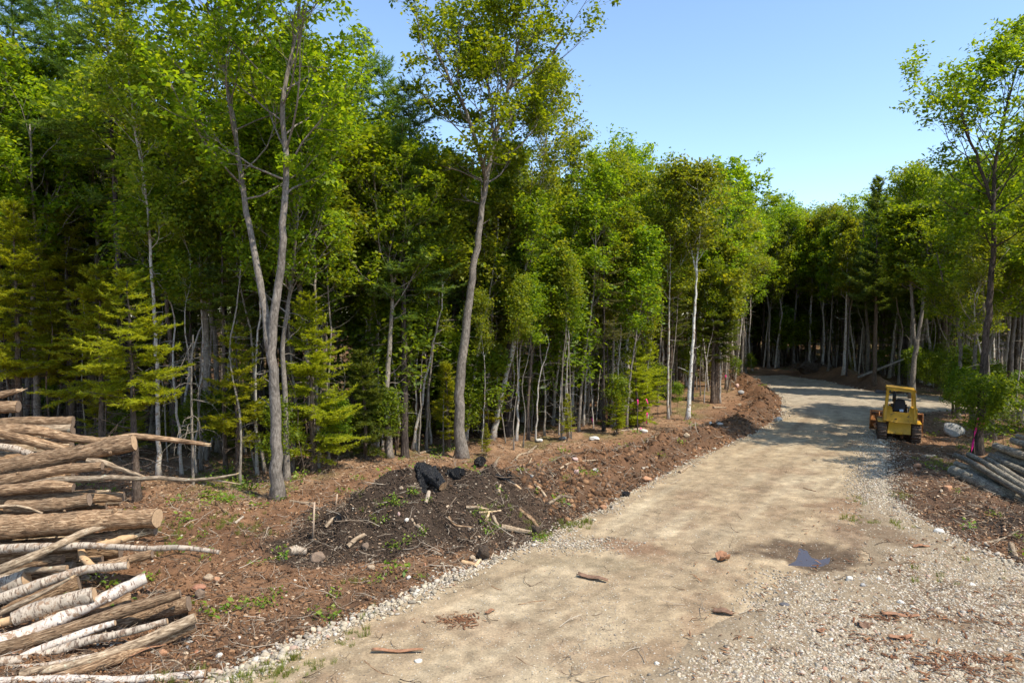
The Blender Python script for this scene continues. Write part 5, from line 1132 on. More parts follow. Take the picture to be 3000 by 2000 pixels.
for k, a_ in enumerate([(1165, 1916, 0.98, 0.11, 0.0, 0.5, 'sheetred', 'long narrow reddish bark strip on the road at the lower left'), (1735, 1698, 0.80, 0.20, -0.55, 0.3, 'sheet', 'long bark slab on the middle of the road, pointing lower right'),
    (2118, 1645, 0.34, 0.36, 0.3, 0.9, 'sheetred', 'curled brown bark piece on the road left of the puddle'), (2118, 1802, 0.42, 0.20, -0.4, 0.5, 'sheet', 'dark bark slab at the left edge of the gravel'),
    (2530, 1838, 0.30, 0.24, 1.3, 0.4, 'sheet', 'upright oval bark piece in the gravel'), (2640, 1812, 0.75, 0.14, -0.12, 0.3, 'sheetred', 'long shredded bark strip in the gravel, right of the oval bark piece'), (2640, 1876, 0.5, 0.16, 0.1, 0.3, 'sheetred', 'reddish bark strip below the long shredded one'),
    (2405, 1858, 0.20, 0.12, 0.2, 0.3, 'sheetred', 'small orange bark flake in the gravel'), (1435, 1800, 0.25, 0.10, 0.7, 0.3, 'sheetred', 'little red bark flake on the road'), (425, 1912, 0.75, 0.16, 0.75, 0.2, 'sheetred', 'red bark strip beside the bottom split log'), (2700, 1605, 0.5, 0.14, 0.1, 0.4, 'sheetred', 'orange bark strip at the upper edge of the gravel')]):
    bark_sheet(a_[0], a_[1], a_[2], a_[3], a_[4], a_[5], M[a_[6]], a_[7], 950+k)
# stakes and flagging
M['stake'] = flat_mat('stake_wood', (0.42, 0.30, 0.20), 0.85, 0.25, 10); M['pink'] = flat_mat('pink_tape', (0.80, 0.02, 0.22), 0.5, 0.05, 4, bs=0)
def stake(px, row, toprow, label):
    p = gp(px, row); t = atd(px+4, toprow, p[1]) - p; G = Geo(); a_ = math.atan2(t[0], t[2])
    G.box((0, 0, t[2]/2-0.1), (0.05, 0.035, t[2]+0.2)); o = link('survey_stake', G.mesh('stake', M['stake'], False)); o.location = p; o.rotation_euler = (0.02, a_, 0.3); tag(o, label, 'stake'); return o, p, t
stake(917, 1582, 1470, 'tall wooden survey stake left of the mound')
stake(984, 1482, 1446, 'small stub stake behind the left end of the mound')
def ribbon(P, w, label):
    P = spline(P, 0.08); V = []; F = []
    for k, p_ in enumerate(P):
        s_ = np.array([math.cos(k*0.35), math.sin(k*0.35), 0])*w/2; V += [p_-s_, p_+s_]
        if k: b_ = 2*k-2; F.append([b_, b_+1, b_+3, b_+2])
    o0 = V[0].copy(); o = link('flagging_tape', mesh_np('tape', np.array(V)-o0, np.array(F), M['pink'], True)); o.location = o0; md = o.modifiers.new('thickness', 'SOLIDIFY'); md.thickness = 0.004
    return tag(o, label, 'flagging tape')
b = gp(2862, 1332); dT = b[1] - 0.42
t_ = ribbon([atd(2866, 1222, dT), atd(2862, 1245, dT), atd(2856, 1270, dT-.1), atd(2850, 1300, dT-.15), atd(2845, 1330, dT-.1)], 0.09, 'long bright pink tape hanging from the dark trunk behind the right log pile')
G = Geo(); cx = atd(2872, 1238, b[1]); R_ = wpx(27, b[1])*1.02
V = []; F = []
for k in range(20):
    a_ = k/20*6.283
    for dz_ in (-0.035, 0.035): V.append([cx[0]+math.cos(a_)*R_, cx[1]+math.sin(a_)*R_, cx[2]+dz_])
F = [[2*k, 2*((k+1) % 20), 2*((k+1) % 20)+1, 2*k+1] for k in range(20)]
o = link('tape_loop', mesh_np('tape_loop', np.array(V)-np.array(t_.location), np.array(F), M['pink']), t_); md = o.modifiers.new('thickness', 'SOLIDIFY'); md.thickness = 0.004
for (a0, b0, a1, b1, bb, lab) in ((1868, 1170, 1869, 1192, 1268, 'short pink tie near the top of the black sapling stub'), (1893, 1168, 1901, 1190, 1262, 'upper pink ribbon in the small spruce'), (1896, 1208, 1893, 1240, 1262, 'lower pink ribbon hanging by the small spruce'),
                                  (1734, 1224, 1736, 1240, 1255, 'pink ribbon low in the brush left of the fading spruce'), (1876, 1252, 1884, 1264, 1266, 'pink flag on the ground beside the pale slab'), (2126, 1098, 2125, 1112, 1140, 'pink ribbon tied round a trunk at the end of the left wood')):
    d = gp(a0, bb)[1] - 0.18; ribbon([atd(a0, b0, d), atd((a0+a1)/2+1, (b0+b1)/2, d), atd(a1, b1, d)], 0.07 if b0 > 1120 else 0.16, lab)
# ------------------------------------------------------------------ bulldozer
def paint(name, c, chip=(0.12, 0.07, 0.04), amt=0.62, rough=0.5):
    m, nt, b = nmat(name); v = coords(nt); n = noise(nt, v, 7, 8, 0.75); n2 = noise(nt, v, 1.3, 4, 0.6)
    col = mixc(nt, ramp(nt, n, [(amt, (0, 0, 0)), (amt+0.04, (1, 1, 1))]), mixc(nt, ramp(nt, n2, [(0.35, (0, 0, 0)), (0.7, (1, 1, 1))]), c, tuple(x*0.68 for x in c)), chip)
    nt.links.new(col, b.inputs['Base Color']); b.inputs['Roughness'].default_value = rough; b.inputs['Specular IOR Level'].default_value = 0.35; bump(nt, b, n, 0.12, 0.01); return m
YEL = paint('worn_yellow_paint', (0.62, 0.33, 0.025), amt=0.60); ORG = paint('worn_orange_paint', (0.50, 0.20, 0.06), (0.16, 0.08, 0.04), 0.52, 0.6)
STL = flat_mat('rusty_steel', (0.13, 0.085, 0.06), 0.6, 0.45, 9, 0.4, 0.3); BLK = flat_mat('black_rubber', (0.018, 0.018, 0.02), 0.55, 0.2, 8); GLS = flat_mat('bluish_lens', (0.35, 0.45, 0.6), 0.25, 0.1, 8, 0.6, bs=0)
DKR = flat_mat('brown_dark_steel', (0.07, 0.05, 0.04), 0.7, 0.4, 9, 0.3, 0.2)
pz = gp(2640, 1294); az = math.radians(-26.5)
dz_ = empty('bulldozer', (pz[0], pz[1]+0.2, pz[2]-0.02), 'small yellow bulldozer parked facing away at the right side of the road', 'bulldozer'); dz_.rotation_euler = (0.0, math.radians(1.5), az); dz_.scale = (1.06, 1.06, 1.07)
def part(name, fn, mat, parent=None, bev=0.012, smooth=False):
    g_ = Geo(); fn(g_); me = g_.mesh(name, mat, smooth); o = link(name, me, parent or dz_)
    if bev: md = o.modifiers.new('bevel', 'BEVEL'); md.width = bev; md.segments = 2; md.limit_method = 'ANGLE'
    return o
def quad_plate(g_, poly, y0, y1):
    """polygon in (x,z), extruded along y"""
    n = len(poly); V = [[p[0], y0, p[1]] for p in poly] + [[p[0], y1, p[1]] for p in poly]; b_ = g_.n; g_.V.append(np.array(V, float)); g_.n += 2*n
    tri = mathutils.geometry.tessellate_polygon([[Vector((p[0], p[1], 0)) for p in poly]])
    g_.T.append(np.array([[b_+q_ for q_ in t] for t in tri] + [[b_+n+q_ for q_ in t[::-1]] for t in tri])); g_.Q.append(np.array([[b_+k, b_+(k+1) % n, b_+n+(k+1) % n, b_+n+k] for k in range(n)]))
# tracks: y 0 (rear) .. 2.5 (front)
TW, TX = 0.40, 0.74; RL = 0.40
def track_path(n=38):
    P = []; yr, yf, zr = 0.42, 2.25, 0.42
    L1 = yf-yr; arc = math.pi*RL; per = 2*L1+2*arc
    for k in range(n):
        s_ = per*k/n
        if s_ < L1: P.append((yf-s_, zr-RL, 0.0, -1))
        elif s_ < L1+arc: a_ = (s_-L1)/RL; P.append((yr-math.sin(a_)*RL, zr-math.cos(a_)*RL, a_, 0))
        elif s_ < 2*L1+arc: P.append((yr+(s_-L1-arc), zr+RL, math.pi, 1))
        else: a_ = (s_-2*L1-arc)/RL; P.append((yf+math.sin(a_)*RL, zr+math.cos(a_)*RL, math.pi+a_, 0))
    return P
g_ = Geo(); g_.box((0, 0, 0), (TW, 0.145, 0.03)); g_.box((0, -0.05, -0.035), (TW, 0.022, 0.05)); shoe = g_.mesh('track_shoe', STL, False)
for sx in (-1, 1):
    tr = link('track', part('track', lambda g: (g.box((sx*TX, 1.33, 0.42), (0.16, 1.9, 0.30)), g.tube([(sx*TX-0.1, 0.42, 0.42), (sx*TX+0.1, 0.42, 0.42)], [0.33, 0.33], 20), g.tube([(sx*TX-0.1, 2.25, 0.42), (sx*TX+0.1, 2.25, 0.42)], [0.31, 0.31], 20),
        *[g.tube([(sx*TX-0.12, 0.75+0.3*q, 0.16), (sx*TX+0.12, 0.75+0.3*q, 0.16)], [0.11, 0.11], 12) for q in range(5)]), DKR).data, dz_)
    bpy.data.objects.remove([o for o in dz_.children if o.name.startswith('track') and o != tr and not len(o.children) and o.data == tr.data][0])
    for (y_, z_, a_, _) in track_path(): link('track_shoe', shoe, tr, (sx*TX, y_, z_), (-a_, 0, 0))
part('rear_housing', lambda g: (quad_plate(g, [(-0.50, 0.36), (0.50, 0.36), (0.47, 0.95), (-0.47, 0.95)], 0.12, 0.8), g.box((0, 0.10, 0.42), (0.30, 0.10, 0.16))), YEL)
part('hull', lambda g: g.box((0, 1.5, 0.68), (0.92, 1.9, 0.5)), DKR)
rp = part('rear_panel', lambda g: (quad_plate(g, [(-0.72, 0.95), (0.72, 0.90), (0.74, 1.02), (0.73, 1.62), (0.40, 1.64), (0.36, 1.42), (-0.33, 1.42), (-0.37, 1.66), (-0.50, 1.70), (-0.73, 1.66), (-0.74, 1.02)], 0.05, 0.20),
                                   g.box((-0.60, 0.62, 1.28), (0.24, 0.9, 0.72)), g.box((0.60, 0.62, 1.28), (0.24, 0.9, 0.72)), g.box((0, 0.5, 1.05), (0.96, 0.55, 0.24))), YEL)
part('plate_badge', lambda g: g.box((-0.18, 0.045, 1.10), (0.10, 0.02, 0.05)), DKR, rp, 0)
for q_ in ((-0.62, 1.05), (0.62, 1.03), (0.38, 1.30), (-0.35, 1.33), (0.35, 1.05)): part('bolt', lambda g: g.box((q_[0], 0.045, q_[1]), (0.035, 0.02, 0.035)), DKR, rp, 0)
part('step_ledge', lambda g: (g.box((-0.56, 0.04, 0.985), (0.32, 0.10, 0.035)), g.box((0.60, 0.04, 0.93), (0.30, 0.10, 0.035))), YEL, rp)
for sx in (-1, 1):
    part('fender', lambda g: g.box((sx*0.78, 0.75, 0.90), (0.36, 1.2, 0.04)), YEL)
# roll-over frame
roof = part('canopy_frame', lambda g: (quad_plate(g, [(-0.60, 2.60), (0.60, 2.56), (0.63, 2.50), (0.63, 2.44), (-0.62, 2.48), (-0.63, 2.54)], 0.06, 1.55)), YEL)
for sx in (-1, 1):
    xs = sx
    part('roof_post', lambda g: quad_plate(g, [(xs*0.73, 0.98), (xs*0.60, 0.98), (xs*0.51, 2.47), (xs*0.60, 2.47)] if xs > 0 else [(xs*0.60, 0.98), (xs*0.73, 0.98), (xs*0.60, 2.50), (xs*0.51, 2.50)], 0.03, 0.18), YEL)
    part('roof_post', lambda g: quad_plate(g, [(xs*0.66, 1.2), (xs*0.58, 1.2), (xs*0.52, 2.47), (xs*0.58, 2.47)] if xs > 0 else [(xs*0.58, 1.2), (xs*0.66, 1.2), (xs*0.58, 2.48), (xs*0.52, 2.48)], 1.42, 1.52), YEL)
    part('corner_gusset', lambda g: quad_plate(g, [(xs*0.52, 2.46), (xs*0.38, 2.46), (xs*0.53, 2.26)], 0.05, 0.15), YEL)
part('work_light', lambda g: (g.tube([(-0.48, 0.02, 2.40), (-0.48, 0.10, 2.40)], [0.06, 0.05], 12), g.box((-0.48, 0.06, 2.46), (0.03, 0.03, 0.06))), BLK)
# seat
seat = part('seat', lambda g: (g.box((0.0, 0.95, 1.42), (0.52, 0.5, 0.14)), g.box((0, 0.95, 1.25), (0.4, 0.4, 0.25))), BLK, None, 0.03)
def backrest(g):
    poly = [(-0.23, 1.45), (0.23, 1.45), (0.25, 1.60), (0.24, 1.85), (0.20, 1.95), (0.10, 2.0), (-0.10, 2.0), (-0.20, 1.95), (-0.24, 1.85), (-0.25, 1.60)]; quad_plate(g, poly, 0.62, 0.76)
part('backrest', backrest, BLK, seat, 0.03)
for sx in (-1, 1): part('armrest', lambda g: g.box((sx*0.33, 0.9, 1.62), (0.07, 0.42, 0.08)), BLK, seat, 0.02)
part('control_lever', lambda g: (g.tube([(-0.42, 1.1, 1.3), (-0.46, 1.0, 1.72)], [0.014, 0.014], 8), g.tube([(0.40, 1.1, 1.3), (0.43, 1.02, 1.70)], [0.014, 0.014], 8)), BLK, None, 0)
part('dash', lambda g: (quad_plate(g, [(-0.40, 1.1), (0.40, 1.1), (0.36, 1.66), (-0.36, 1.66)], 1.55, 1.72)), DKR)
part('toolbox', lambda g: g.box((0.06, 0.30, 1.49), (0.17, 0.12, 0.12)), GLS)
part('gas_cap', lambda g: g.tube([(-0.56, 0.4, 1.68), (-0.56, 0.4, 1.75)], [0.06, 0.055], 12), GLS)
# engine hood, grille, exhaust
hood = part('engine_hood', lambda g: g.prism([(1.7, 0.85), (3.0, 0.85), (3.0, 1.45), (2.9, 1.5), (1.7, 1.6)], -0.40, 0.40), YEL)
part('grille', lambda g: [g.box((0, 3.02, 0.95+0.07*q), (0.66, 0.03, 0.03)) for q in range(7)], BLK, hood, 0)
part('exhaust_stack', lambda g: (g.tube([(-0.17, 2.35, 1.5), (-0.17, 2.35, 2.55)], [0.045, 0.045], 12), g.tube([(-0.17, 2.35, 1.7), (-0.17, 2.35, 2.1)], [0.085, 0.085], 14)), BLK, None, 0)
part('air_cleaner', lambda g: g.tube([(0.2, 2.2, 1.5), (0.2, 2.2, 1.75), (0.2, 2.2, 1.8)], [0.04, 0.04, 0.10], 12), BLK, None, 0)
# blade with curved mouldboard
def blade(g):
    poly = []
    for k in range(9): a_ = math.radians(-42+84*k/8); poly.append((3.05+0.25-0.72*math.cos(a_)+0.55, 0.56+0.60*math.sin(a_)))
    back = [(p[0]-0.045, p[1]) for p in poly[::-1]]
    V = poly + back; n = len(V); X0, X1 = -1.22, 1.22
    A = [[X0, p[0], p[1]] for p in V] + [[X1, p[0], p[1]] for p in V]; Q = [[k, (k+1) % n, n+(k+1) % n, n+k] for k in range(n)]; b_ = g.n
    g.V.append(np.array(A)); g.n += 2*n; g.Q.append(np.array(Q)+b_)
    for s_ in (0, n): g.Q.append(np.array([[s_+k, s_+k+1, s_+n-2-k, s_+n-1-k] for k in range(8)])+b_)
    g.box((0, 3.2, 1.04), (2.44, 0.14, 0.08)); g.box((0, 3.18, 0.30), (2.2, 0.12, 0.12))
    for x_ in (-1.22, 1.22): quad = [(3.0, 0.10), (3.5, 0.10), (3.45, 1.08), (3.0, 1.08)]; g.prism(quad, x_-0.02, x_+0.02)
    for x_ in (-0.8, -0.3, 0.3, 0.8): g.box((x_, 3.15, 0.68), (0.04, 0.16, 0.7))
bl = part('blade', blade, ORG, None, 0)
part('cutting_edge', lambda g: g.box((0, 3.47, 0.10), (2.46, 0.03, 0.18)), STL, bl, 0)
for sx in (-1, 1):
    part('push_arm', lambda g: g.tube([(sx*1.0, 1.2, 0.42), (sx*1.0, 2.7, 0.36), (sx*0.98, 3.15, 0.36)], [0.07, 0.07, 0.07], 8), ORG, bl)
    part('lift_cylinder', lambda g: g.tube([(sx*0.45, 2.7, 1.1), (sx*0.5, 3.15, 0.5)], [0.045, 0.03], 10), STL, bl, 0)
M['gravel'] = inst_mat('gravel_stone', [(0, (0.16, 0.135, 0.11)), (0.25, (0.34, 0.28, 0.20)), (0.55, (0.53, 0.44, 0.31)), (0.8, (0.36, 0.31, 0.25)), (0.93, (0.62, 0.56, 0.46)), (1, (0.42, 0.24, 0.16))], 0.85, 0.2, 1.5)
M['clod'] = inst_mat('soil_clod', [(0, (0.05, 0.03, 0.02)), (0.4, (0.14, 0.072, 0.036)), (0.8, (0.23, 0.12, 0.06)), (1, (0.32, 0.18, 0.095))], 0.95, 0.1, 3)
M['darkclod'] = inst_mat('dark_clod', [(0, (0.025, 0.018, 0.014)), (0.5, (0.06, 0.04, 0.026)), (0.9, (0.11, 0.07, 0.045)), (1, (0.45, 0.36, 0.26))], 0.9, 0.2, 3)
M['chip'] = inst_mat('wood_chip', [(0, (0.14, 0.075, 0.04)), (0.35, (0.27, 0.15, 0.08)), (0.7, (0.42, 0.27, 0.155)), (0.9, (0.58, 0.44, 0.30)), (1, (0.30, 0.11, 0.05))], 0.85, 0.2, 5)
M['twig'] = inst_mat('twig', [(0, (0.07, 0.045, 0.03)), (0.5, (0.19, 0.13, 0.085)), (0.8, (0.36, 0.28, 0.20)), (1, (0.52, 0.44, 0.34))], 0.9, 0.2, 5)
M['grass'] = leaf_mat('grass', (0.09, 0.13, 0.015), (0.15, 0.19, 0.025), (0.26, 0.26, 0.07), 0.35)
M['redbark'] = inst_mat('bark_flake', [(0, (0.12, 0.055, 0.03)), (0.5, (0.22, 0.10, 0.05)), (1, (0.34, 0.17, 0.08))], 0.9, 0.15, 5)
STN = [stone_mesh('stone_shape', 500+k, M['gravel'], ICO1 if k < 4 else ICO2, 0.15, (1, 0.8-0.05*k, 0.62-0.04*k)) for k in range(7)]
CLD = [stone_mesh('clod_shape', 520+k, M['clod'], ICO1, 0.3, (1, 0.85, 0.7), 1, False) for k in range(4)]
DCL = [stone_mesh('clod_shape', 530+k, M['darkclod'], ICO1, 0.3, (1, 0.85, 0.7), 1, False) for k in range(4)]
def chip_mesh(seed, mat, L=1.0, w=0.22, t=0.05, bend=0.15):
    rng = np.random.default_rng(seed); n = 4; x = np.linspace(-L/2, L/2, n); wy = w/2*(0.55+0.6*rng.random(n)); wy[0] *= 0.4; z = bend*np.sin(np.linspace(0, 3.1, n)) + rng.normal(0, 0.02, n); oy = rng.normal(0, 0.04, n)
    V = []
    for k in range(n): V += [[x[k], oy[k]-wy[k], z[k]], [x[k], oy[k]+wy[k], z[k]+t*0.3], [x[k], oy[k]+wy[k]*0.8, z[k]+t], [x[k], oy[k]-wy[k]*0.8, z[k]+t]]
    Q = []
    for k in range(n-1):
        for a in range(4): b_ = (a+1) % 4; Q.append([4*k+a, 4*k+b_, 4*k+4+b_, 4*k+4+a])
    Q += [[3, 2, 1, 0], [4*n-4, 4*n-3, 4*n-2, 4*n-1]]
    return mesh_np('chip_shape', V, np.array(Q)[:, ::-1], mat, False)
CHP = [chip_mesh(540+k, M['chip'], 1, [0.2, 0.35, 0.14, 0.6, 0.5][k], 0.05, 0.12) for k in range(5)]
RBK = [chip_mesh(550+k, M['redbark'], 1, [0.16, 0.25, 0.10][k], 0.04, 0.08) for k in range(3)]
def twig_mesh(seed, mat):
    rng = np.random.default_rng(seed); G = Geo(); B = grow(rng, (-0.5, 0, 0.01), (1, 0, 0.02), 1.0, 5, 0.0, 0.22); B[:, 2] = np.abs(B[:, 2])*0.6; G.tube(B, np.linspace(0.016, 0.006, 6), 4)
    for q in range(2): b2 = grow(rng, B[2+q], (0.7, rng.choice([-1, 1])*0.7, 0.2), 0.3, 2, 0, 0.2); G.tube(b2, [0.009, 0.006, 0.004], 3)
    return G.mesh('twig_shape', mat)
TWG = [twig_mesh(560+k, M['twig']) for k in range(5)]
def grass_mesh(seed, mat, n=26, h=0.22, sp=0.10):
    rng = np.random.default_rng(seed); V, F = [], []
    for k in range(n):
        a = rng.random()*6.28; r = sp*rng.random()**0.5; p = np.array([r*math.cos(a), r*math.sin(a), 0]); ln = np.array([math.cos(a), math.sin(a), 0])*(0.1+0.5*rng.random()); H = h*(0.5+0.7*rng.random())
        w = np.array([-math.sin(a+1), math.cos(a+1), 0])*0.006; b = len(V)
        V += [p-w, p+w, p+ln*H*0.4+UP*H*0.7+w*0.8, p+ln*H*0.4+UP*H*0.7-w*0.8, p+ln*H+UP*H]; F += [[b, b+1, b+2, b+3], [b+3, b+2, b+4, b+4]]
    V = np.array(V); F = np.array(F); return mesh_np('grass_shape', V, [F[::2], F[1::2][:, :3]], mat, False)
GRS = [grass_mesh(570+k, M['grass']) for k in range(4)]
def herb_mesh(seed, mat, n=26, h=0.2):
    rng = np.random.default_rng(seed); cen = rng.standard_normal((n, 3))*np.array([0.13, 0.13, 0.06]) + np.array([0, 0, h*0.6]); cen[:, 2] = np.abs(cen[:, 2]); return leaves_mesh('herb_shape', cen, rng, 0.065, mat)
M['herb'] = leaf_mat('small_herbs', (0.08, 0.15, 0.015), (0.14, 0.22, 0.02), (0.24, 0.28, 0.04), 0.35)
HRB = [herb_mesh(580+k, M['herb']) for k in range(3)]
def samples(n, x0, x1, y0, y1, seed, near=True):
    """random ground points, denser close to the road camera"""
    r_ = np.random.default_rng(seed); u = r_.random(n); y = y0*(y1/y0)**u if near else y0+(y1-y0)*u
    x = x0 + (x1-x0)*r_.random(n); x = x*y/30 if near else x
    return x, y, r_
def do(name, x, y, m, r_, size, meshes, sink=0.25, tilt=0.35, flatsc=None, extra=0.0):
    x, y = x[m], y[m]; size = size[m] if hasattr(size, '__len__') else np.full(len(x), size)
    z = terrain(x, y); rsd = road_sd(x, y); z = z + np.where(rsd > 0, np.clip(rsd*0.12, -0.035, 0.02), 0.0) + extra
    n = len(x); R = np.stack([r_.normal(0, tilt, n), r_.normal(0, tilt, n), r_.random(n)*6.28], 1)
    Sc = size[:, None]*(0.85+0.3*r_.random((n, 3))); P = np.stack([x, y, z + size*sink], 1)
    print(name, n); return scatter(name, P, R, Sc, r_.integers(0, len(meshes), n), meshes)
# angle-uniform sampling in px space on the ground, depth weighted for equal picture density
def ground_samples(n, d0, d1, seed, pw=1.0, pxa=-150, pxb=3250):
    r_ = np.random.default_rng(seed); u = r_.random(n)
    y = (d0**(-pw) + u*(d1**(-pw)-d0**(-pw)))**(-1/pw); px = pxa + (pxb-pxa)*r_.random(n); return (px-1500)/FPX*y, y, r_
# 1 gravel of the yard
x, y, r_ = ground_samples(420000, 9.0, 27, 1, 1.0, 1000, 3300)
sdp = np.minimum(sdist(x, y, PAD), road_sd(x, y)) + 1.8*fbm(x, y, 2.2, 91, 4) - 0.2; pdm = np.hypot((x-PUD[0])/1.75, (y-PUD[1])/1.45)
den = sstep(-0.6, 1.2, sdp)*0.8*(0.35+0.65*sstep(-0.25, 0.05, fbm(x, y, 1.6, 92, 3))) * sstep(1.0, 1.25, pdm)
rowy = HOR + CAM_H*FPX/y; pxx = 1500+FPX*x/y
den *= 1 - 0.45*sstep(1850, 2000, rowy)*sstep(2500, 1500, pxx)
m = r_.random(len(x)) < den
do('gravel', x, y, m, r_, 0.010 + 0.040*r_.random(len(x))**2.4 + 0.03*(r_.random(len(x)) < 0.02), STN, 0.2)
# 2 gravel along the left shoulder and all road edges
x, y, r_ = ground_samples(520000, 10, 75, 2, 0.9)
rs = road_sd(x, y); pxx = 1500+FPX*x/y; leftside = (x < 1.0 + 0.5*(y-15)) 
wsh = 0.55 + 0.5*fbm(x, y, 1.8, 93, 3)
den = np.exp(-((rs-0.10)/np.maximum(0.22, wsh*0.55))**2)*(leftside | (y > 34) | (pxx > 2560)) * np.where(x < -2, 1.15, 1.0)
m = r_.random(len(x)) < den*0.55
sz = (0.016 + 0.032*r_.random(len(x))**1.5)*np.where(y < 20, 1.25, np.where(y < 32, 1.0, 1.1)); sz = sz*(1+0.02*np.clip(y-20, 0, 40)); sz[r_.random(len(x)) < 0.06] *= 1.9
do('shoulder_gravel', x, y, m, r_, sz, STN, 0.3)
# gravel by the bulldozer
dz = onz(2590, 1330); x, y, r_ = ground_samples(60000, 20, 42, 12, 0.8, 2430, 2700); rs = road_sd(x, y)
m = (r_.random(len(x)) < 0.5*np.exp(-((rs-0.35)/0.75)**2)*sstep(20, 26, y)); do('crushed_stone', x, y, m, r_, 0.02+0.03*r_.random(len(x))**2, STN, 0.3)
# small heap of stones by the brown stain, loose stones on the road
x, y, r_ = ground_samples(120000, 9, 50, 3, 0.9); rs = road_sd(x, y); c = onz(1720, 1592); c2 = onz(1640, 1600)
d = np.minimum(np.hypot((x-c[0])/1.3, (y-c[1])/0.55), np.hypot((x-c2[0])/1.2, (y-c2[1])/0.5)); den = np.exp(-d**2)*0.9 + 0.45*(rs > 0)*(0.25+1.2*sstep(0.1, 0.4, fbm(x, y, 2, 95, 3)))
do('loose_stones', x, y, r_.random(len(x)) < den, r_, 0.009 + 0.02*r_.random(len(x))**2.5, STN, 0.15)
c = onz(1680, 1597); x = r_.normal(c[0], 0.75, 900); y = r_.normal(c[1], 0.35, 900); do('stone_cluster', x, y, np.ones(900, bool), r_, 0.018+0.03*r_.random(900)**2, STN, 0.3)
# 3 soil clods everywhere off the road
x, y, r_ = ground_samples(140000, 10, 70, 4, 0.9); rs = road_sd(x, y); fsd = sdist(x, y, EDGE)
dC_, vC_ = seg_dist(x, y, CREST[:, :2], CREST_V); q = dC_/vC_[:, 1]; onpile = (q < 1.05) & (vC_[:, 2] < 5.6)
off = (rs < -0.15) & (fsd < 1.0)
do('soil_clods', x, y, off & ~onpile & (r_.random(len(x)) < 0.55), r_, 0.012+0.06*r_.random(len(x))**3, CLD, 0.2)
do('dark_soil_clods', x, y, off & onpile & (r_.random(len(x)) < 0.9), r_, 0.010+0.05*r_.random(len(x))**3, DCL, 0.2)
do('scattered_pebbles', x, y, off & (r_.random(len(x)) < 0.03), r_, 0.012+0.04*r_.random(len(x))**2.5, STN, 0.3)
x, y, r_ = ground_samples(200000, 18, 85, 14, 0.7); dC_, vC_ = seg_dist(x, y, CREST[:, :2], CREST_V); q = dC_/vC_[:, 1]; rs = road_sd(x, y)
nm = vC_[:, 2] > 5.0
m = (q < 1.1) & nm & (rs < -0.1) & (r_.random(len(x)) < 0.35); do('bank_clods', x, y, m, r_, (0.02+0.10*r_.random(len(x))**3)*(1+0.012*y), CLD, 0.15)
m = (q < 1.2) & (rs < -0.1) & (r_.random(len(x)) < np.where(nm, 0.09, 0.025)); do('bank_roots', x, y, m, r_, (0.25+0.6*r_.random(len(x))**2)*(1+0.01*y), TWG, 0.04, 0.45)
x, y, r_ = ground_samples(150000, 15, 30, 15, 1.0, 850, 1900); dC_, vC_ = seg_dist(x, y, CREST[:, :2], CREST_V); rs = road_sd(x, y)
m = (dC_/vC_[:, 1] < 1.05) & (vC_[:, 2] < 6) & (rs < -0.05) & (r_.random(len(x)) < 0.6); do('mound_crumbs', x, y, m, r_, 0.008+0.04*r_.random(len(x))**3, DCL, 0.2)
# 4 chips, bark litter and leaves
x, y, r_ = ground_samples(420000, 11, 80, 5, 0.9); rs = road_sd(x, y); fsd = sdist(x, y, EDGE) + 0.8*fbm(x, y, 2.5, 96, 3)
dC_, vC_ = seg_dist(x, y, CREST[:, :2], CREST_V); q = dC_/vC_[:, 1]; onpile = (q < 1.0) & (vC_[:, 2] < 5.2)
dd2 = seg_dist(x, y, DEB)
den = sstep(-2.6, -0.2, fsd)*0.6*sstep(14, 5, fsd) + 0.10 + 0.35*sstep(4.5, 1.5, dd2) ; den *= (rs < -0.1); den = np.where(onpile, 0.05, den)
patchy = 0.35+0.65*sstep(-0.25, 0.2, fbm(x, y, 0.9, 97, 3))
do('wood_litter', x, y, r_.random(len(x)) < den*patchy, r_, 0.04+0.12*r_.random(len(x))**2, CHP, 0.1, 0.35)
x, y, r_ = ground_samples(60000, 11, 70, 6, 0.8); rs = road_sd(x, y); fsd = sdist(x, y, EDGE); dd2 = seg_dist(x, y, DEB)
den = (rs < -0.1)*(0.30 + 0.25*sstep(-2, 0, fsd)*sstep(8, 2, fsd) + 0.35*sstep(4.5, 1.5, dd2)) + (rs > 0)*0.012
do('twig_litter', x, y, r_.random(len(x)) < den, r_, 0.18+0.55*r_.random(len(x))**2, TWG, 0.02, 0.12)
# bark shreds over the yard at the lower right
x, y, r_ = ground_samples(60000, 9.5, 24, 7, 1.0, 2000, 3300); pxx = 1500+FPX*x/y; rw = HOR+CAM_H*FPX/y
den = 0.07 + 0.75*sstep(0.12, 0.34, fbm(x*0.7, y*1.3, 1.4, 98, 3))*sstep(2300, 2800, pxx)
den += 0.6*np.exp(-((pxx-2700)/260)**2-((rw-1830)/22)**2) + 0.6*np.exp(-((pxx-2600)/110)**2-((rw-1900)/25)**2) + 0.5*np.exp(-((pxx-2880)/150)**2-((rw-1985)/30)**2) + 0.35*np.exp(-((pxx-2900)/120)**2-((rw-1610)/40)**2)
m = (r_.random(len(x)) < den*0.36) & (sdist(x, y, PAD) > -2.5) & (y > 9)
do('bark_shreds', x, y, m, r_, 0.05+0.16*r_.random(len(x))**1.7, RBK, 0.12, 0.14, extra=0.02)
x = onz(1345, 1820)[0] + r_.normal(0, 0.28, 130); y = onz(1345, 1820)[1] + r_.normal(0, 0.16, 130); do('bark_shred_patch', x, y, np.ones(130, bool), r_, 0.07+0.1*r_.random(130), RBK, 0.1, 0.1)
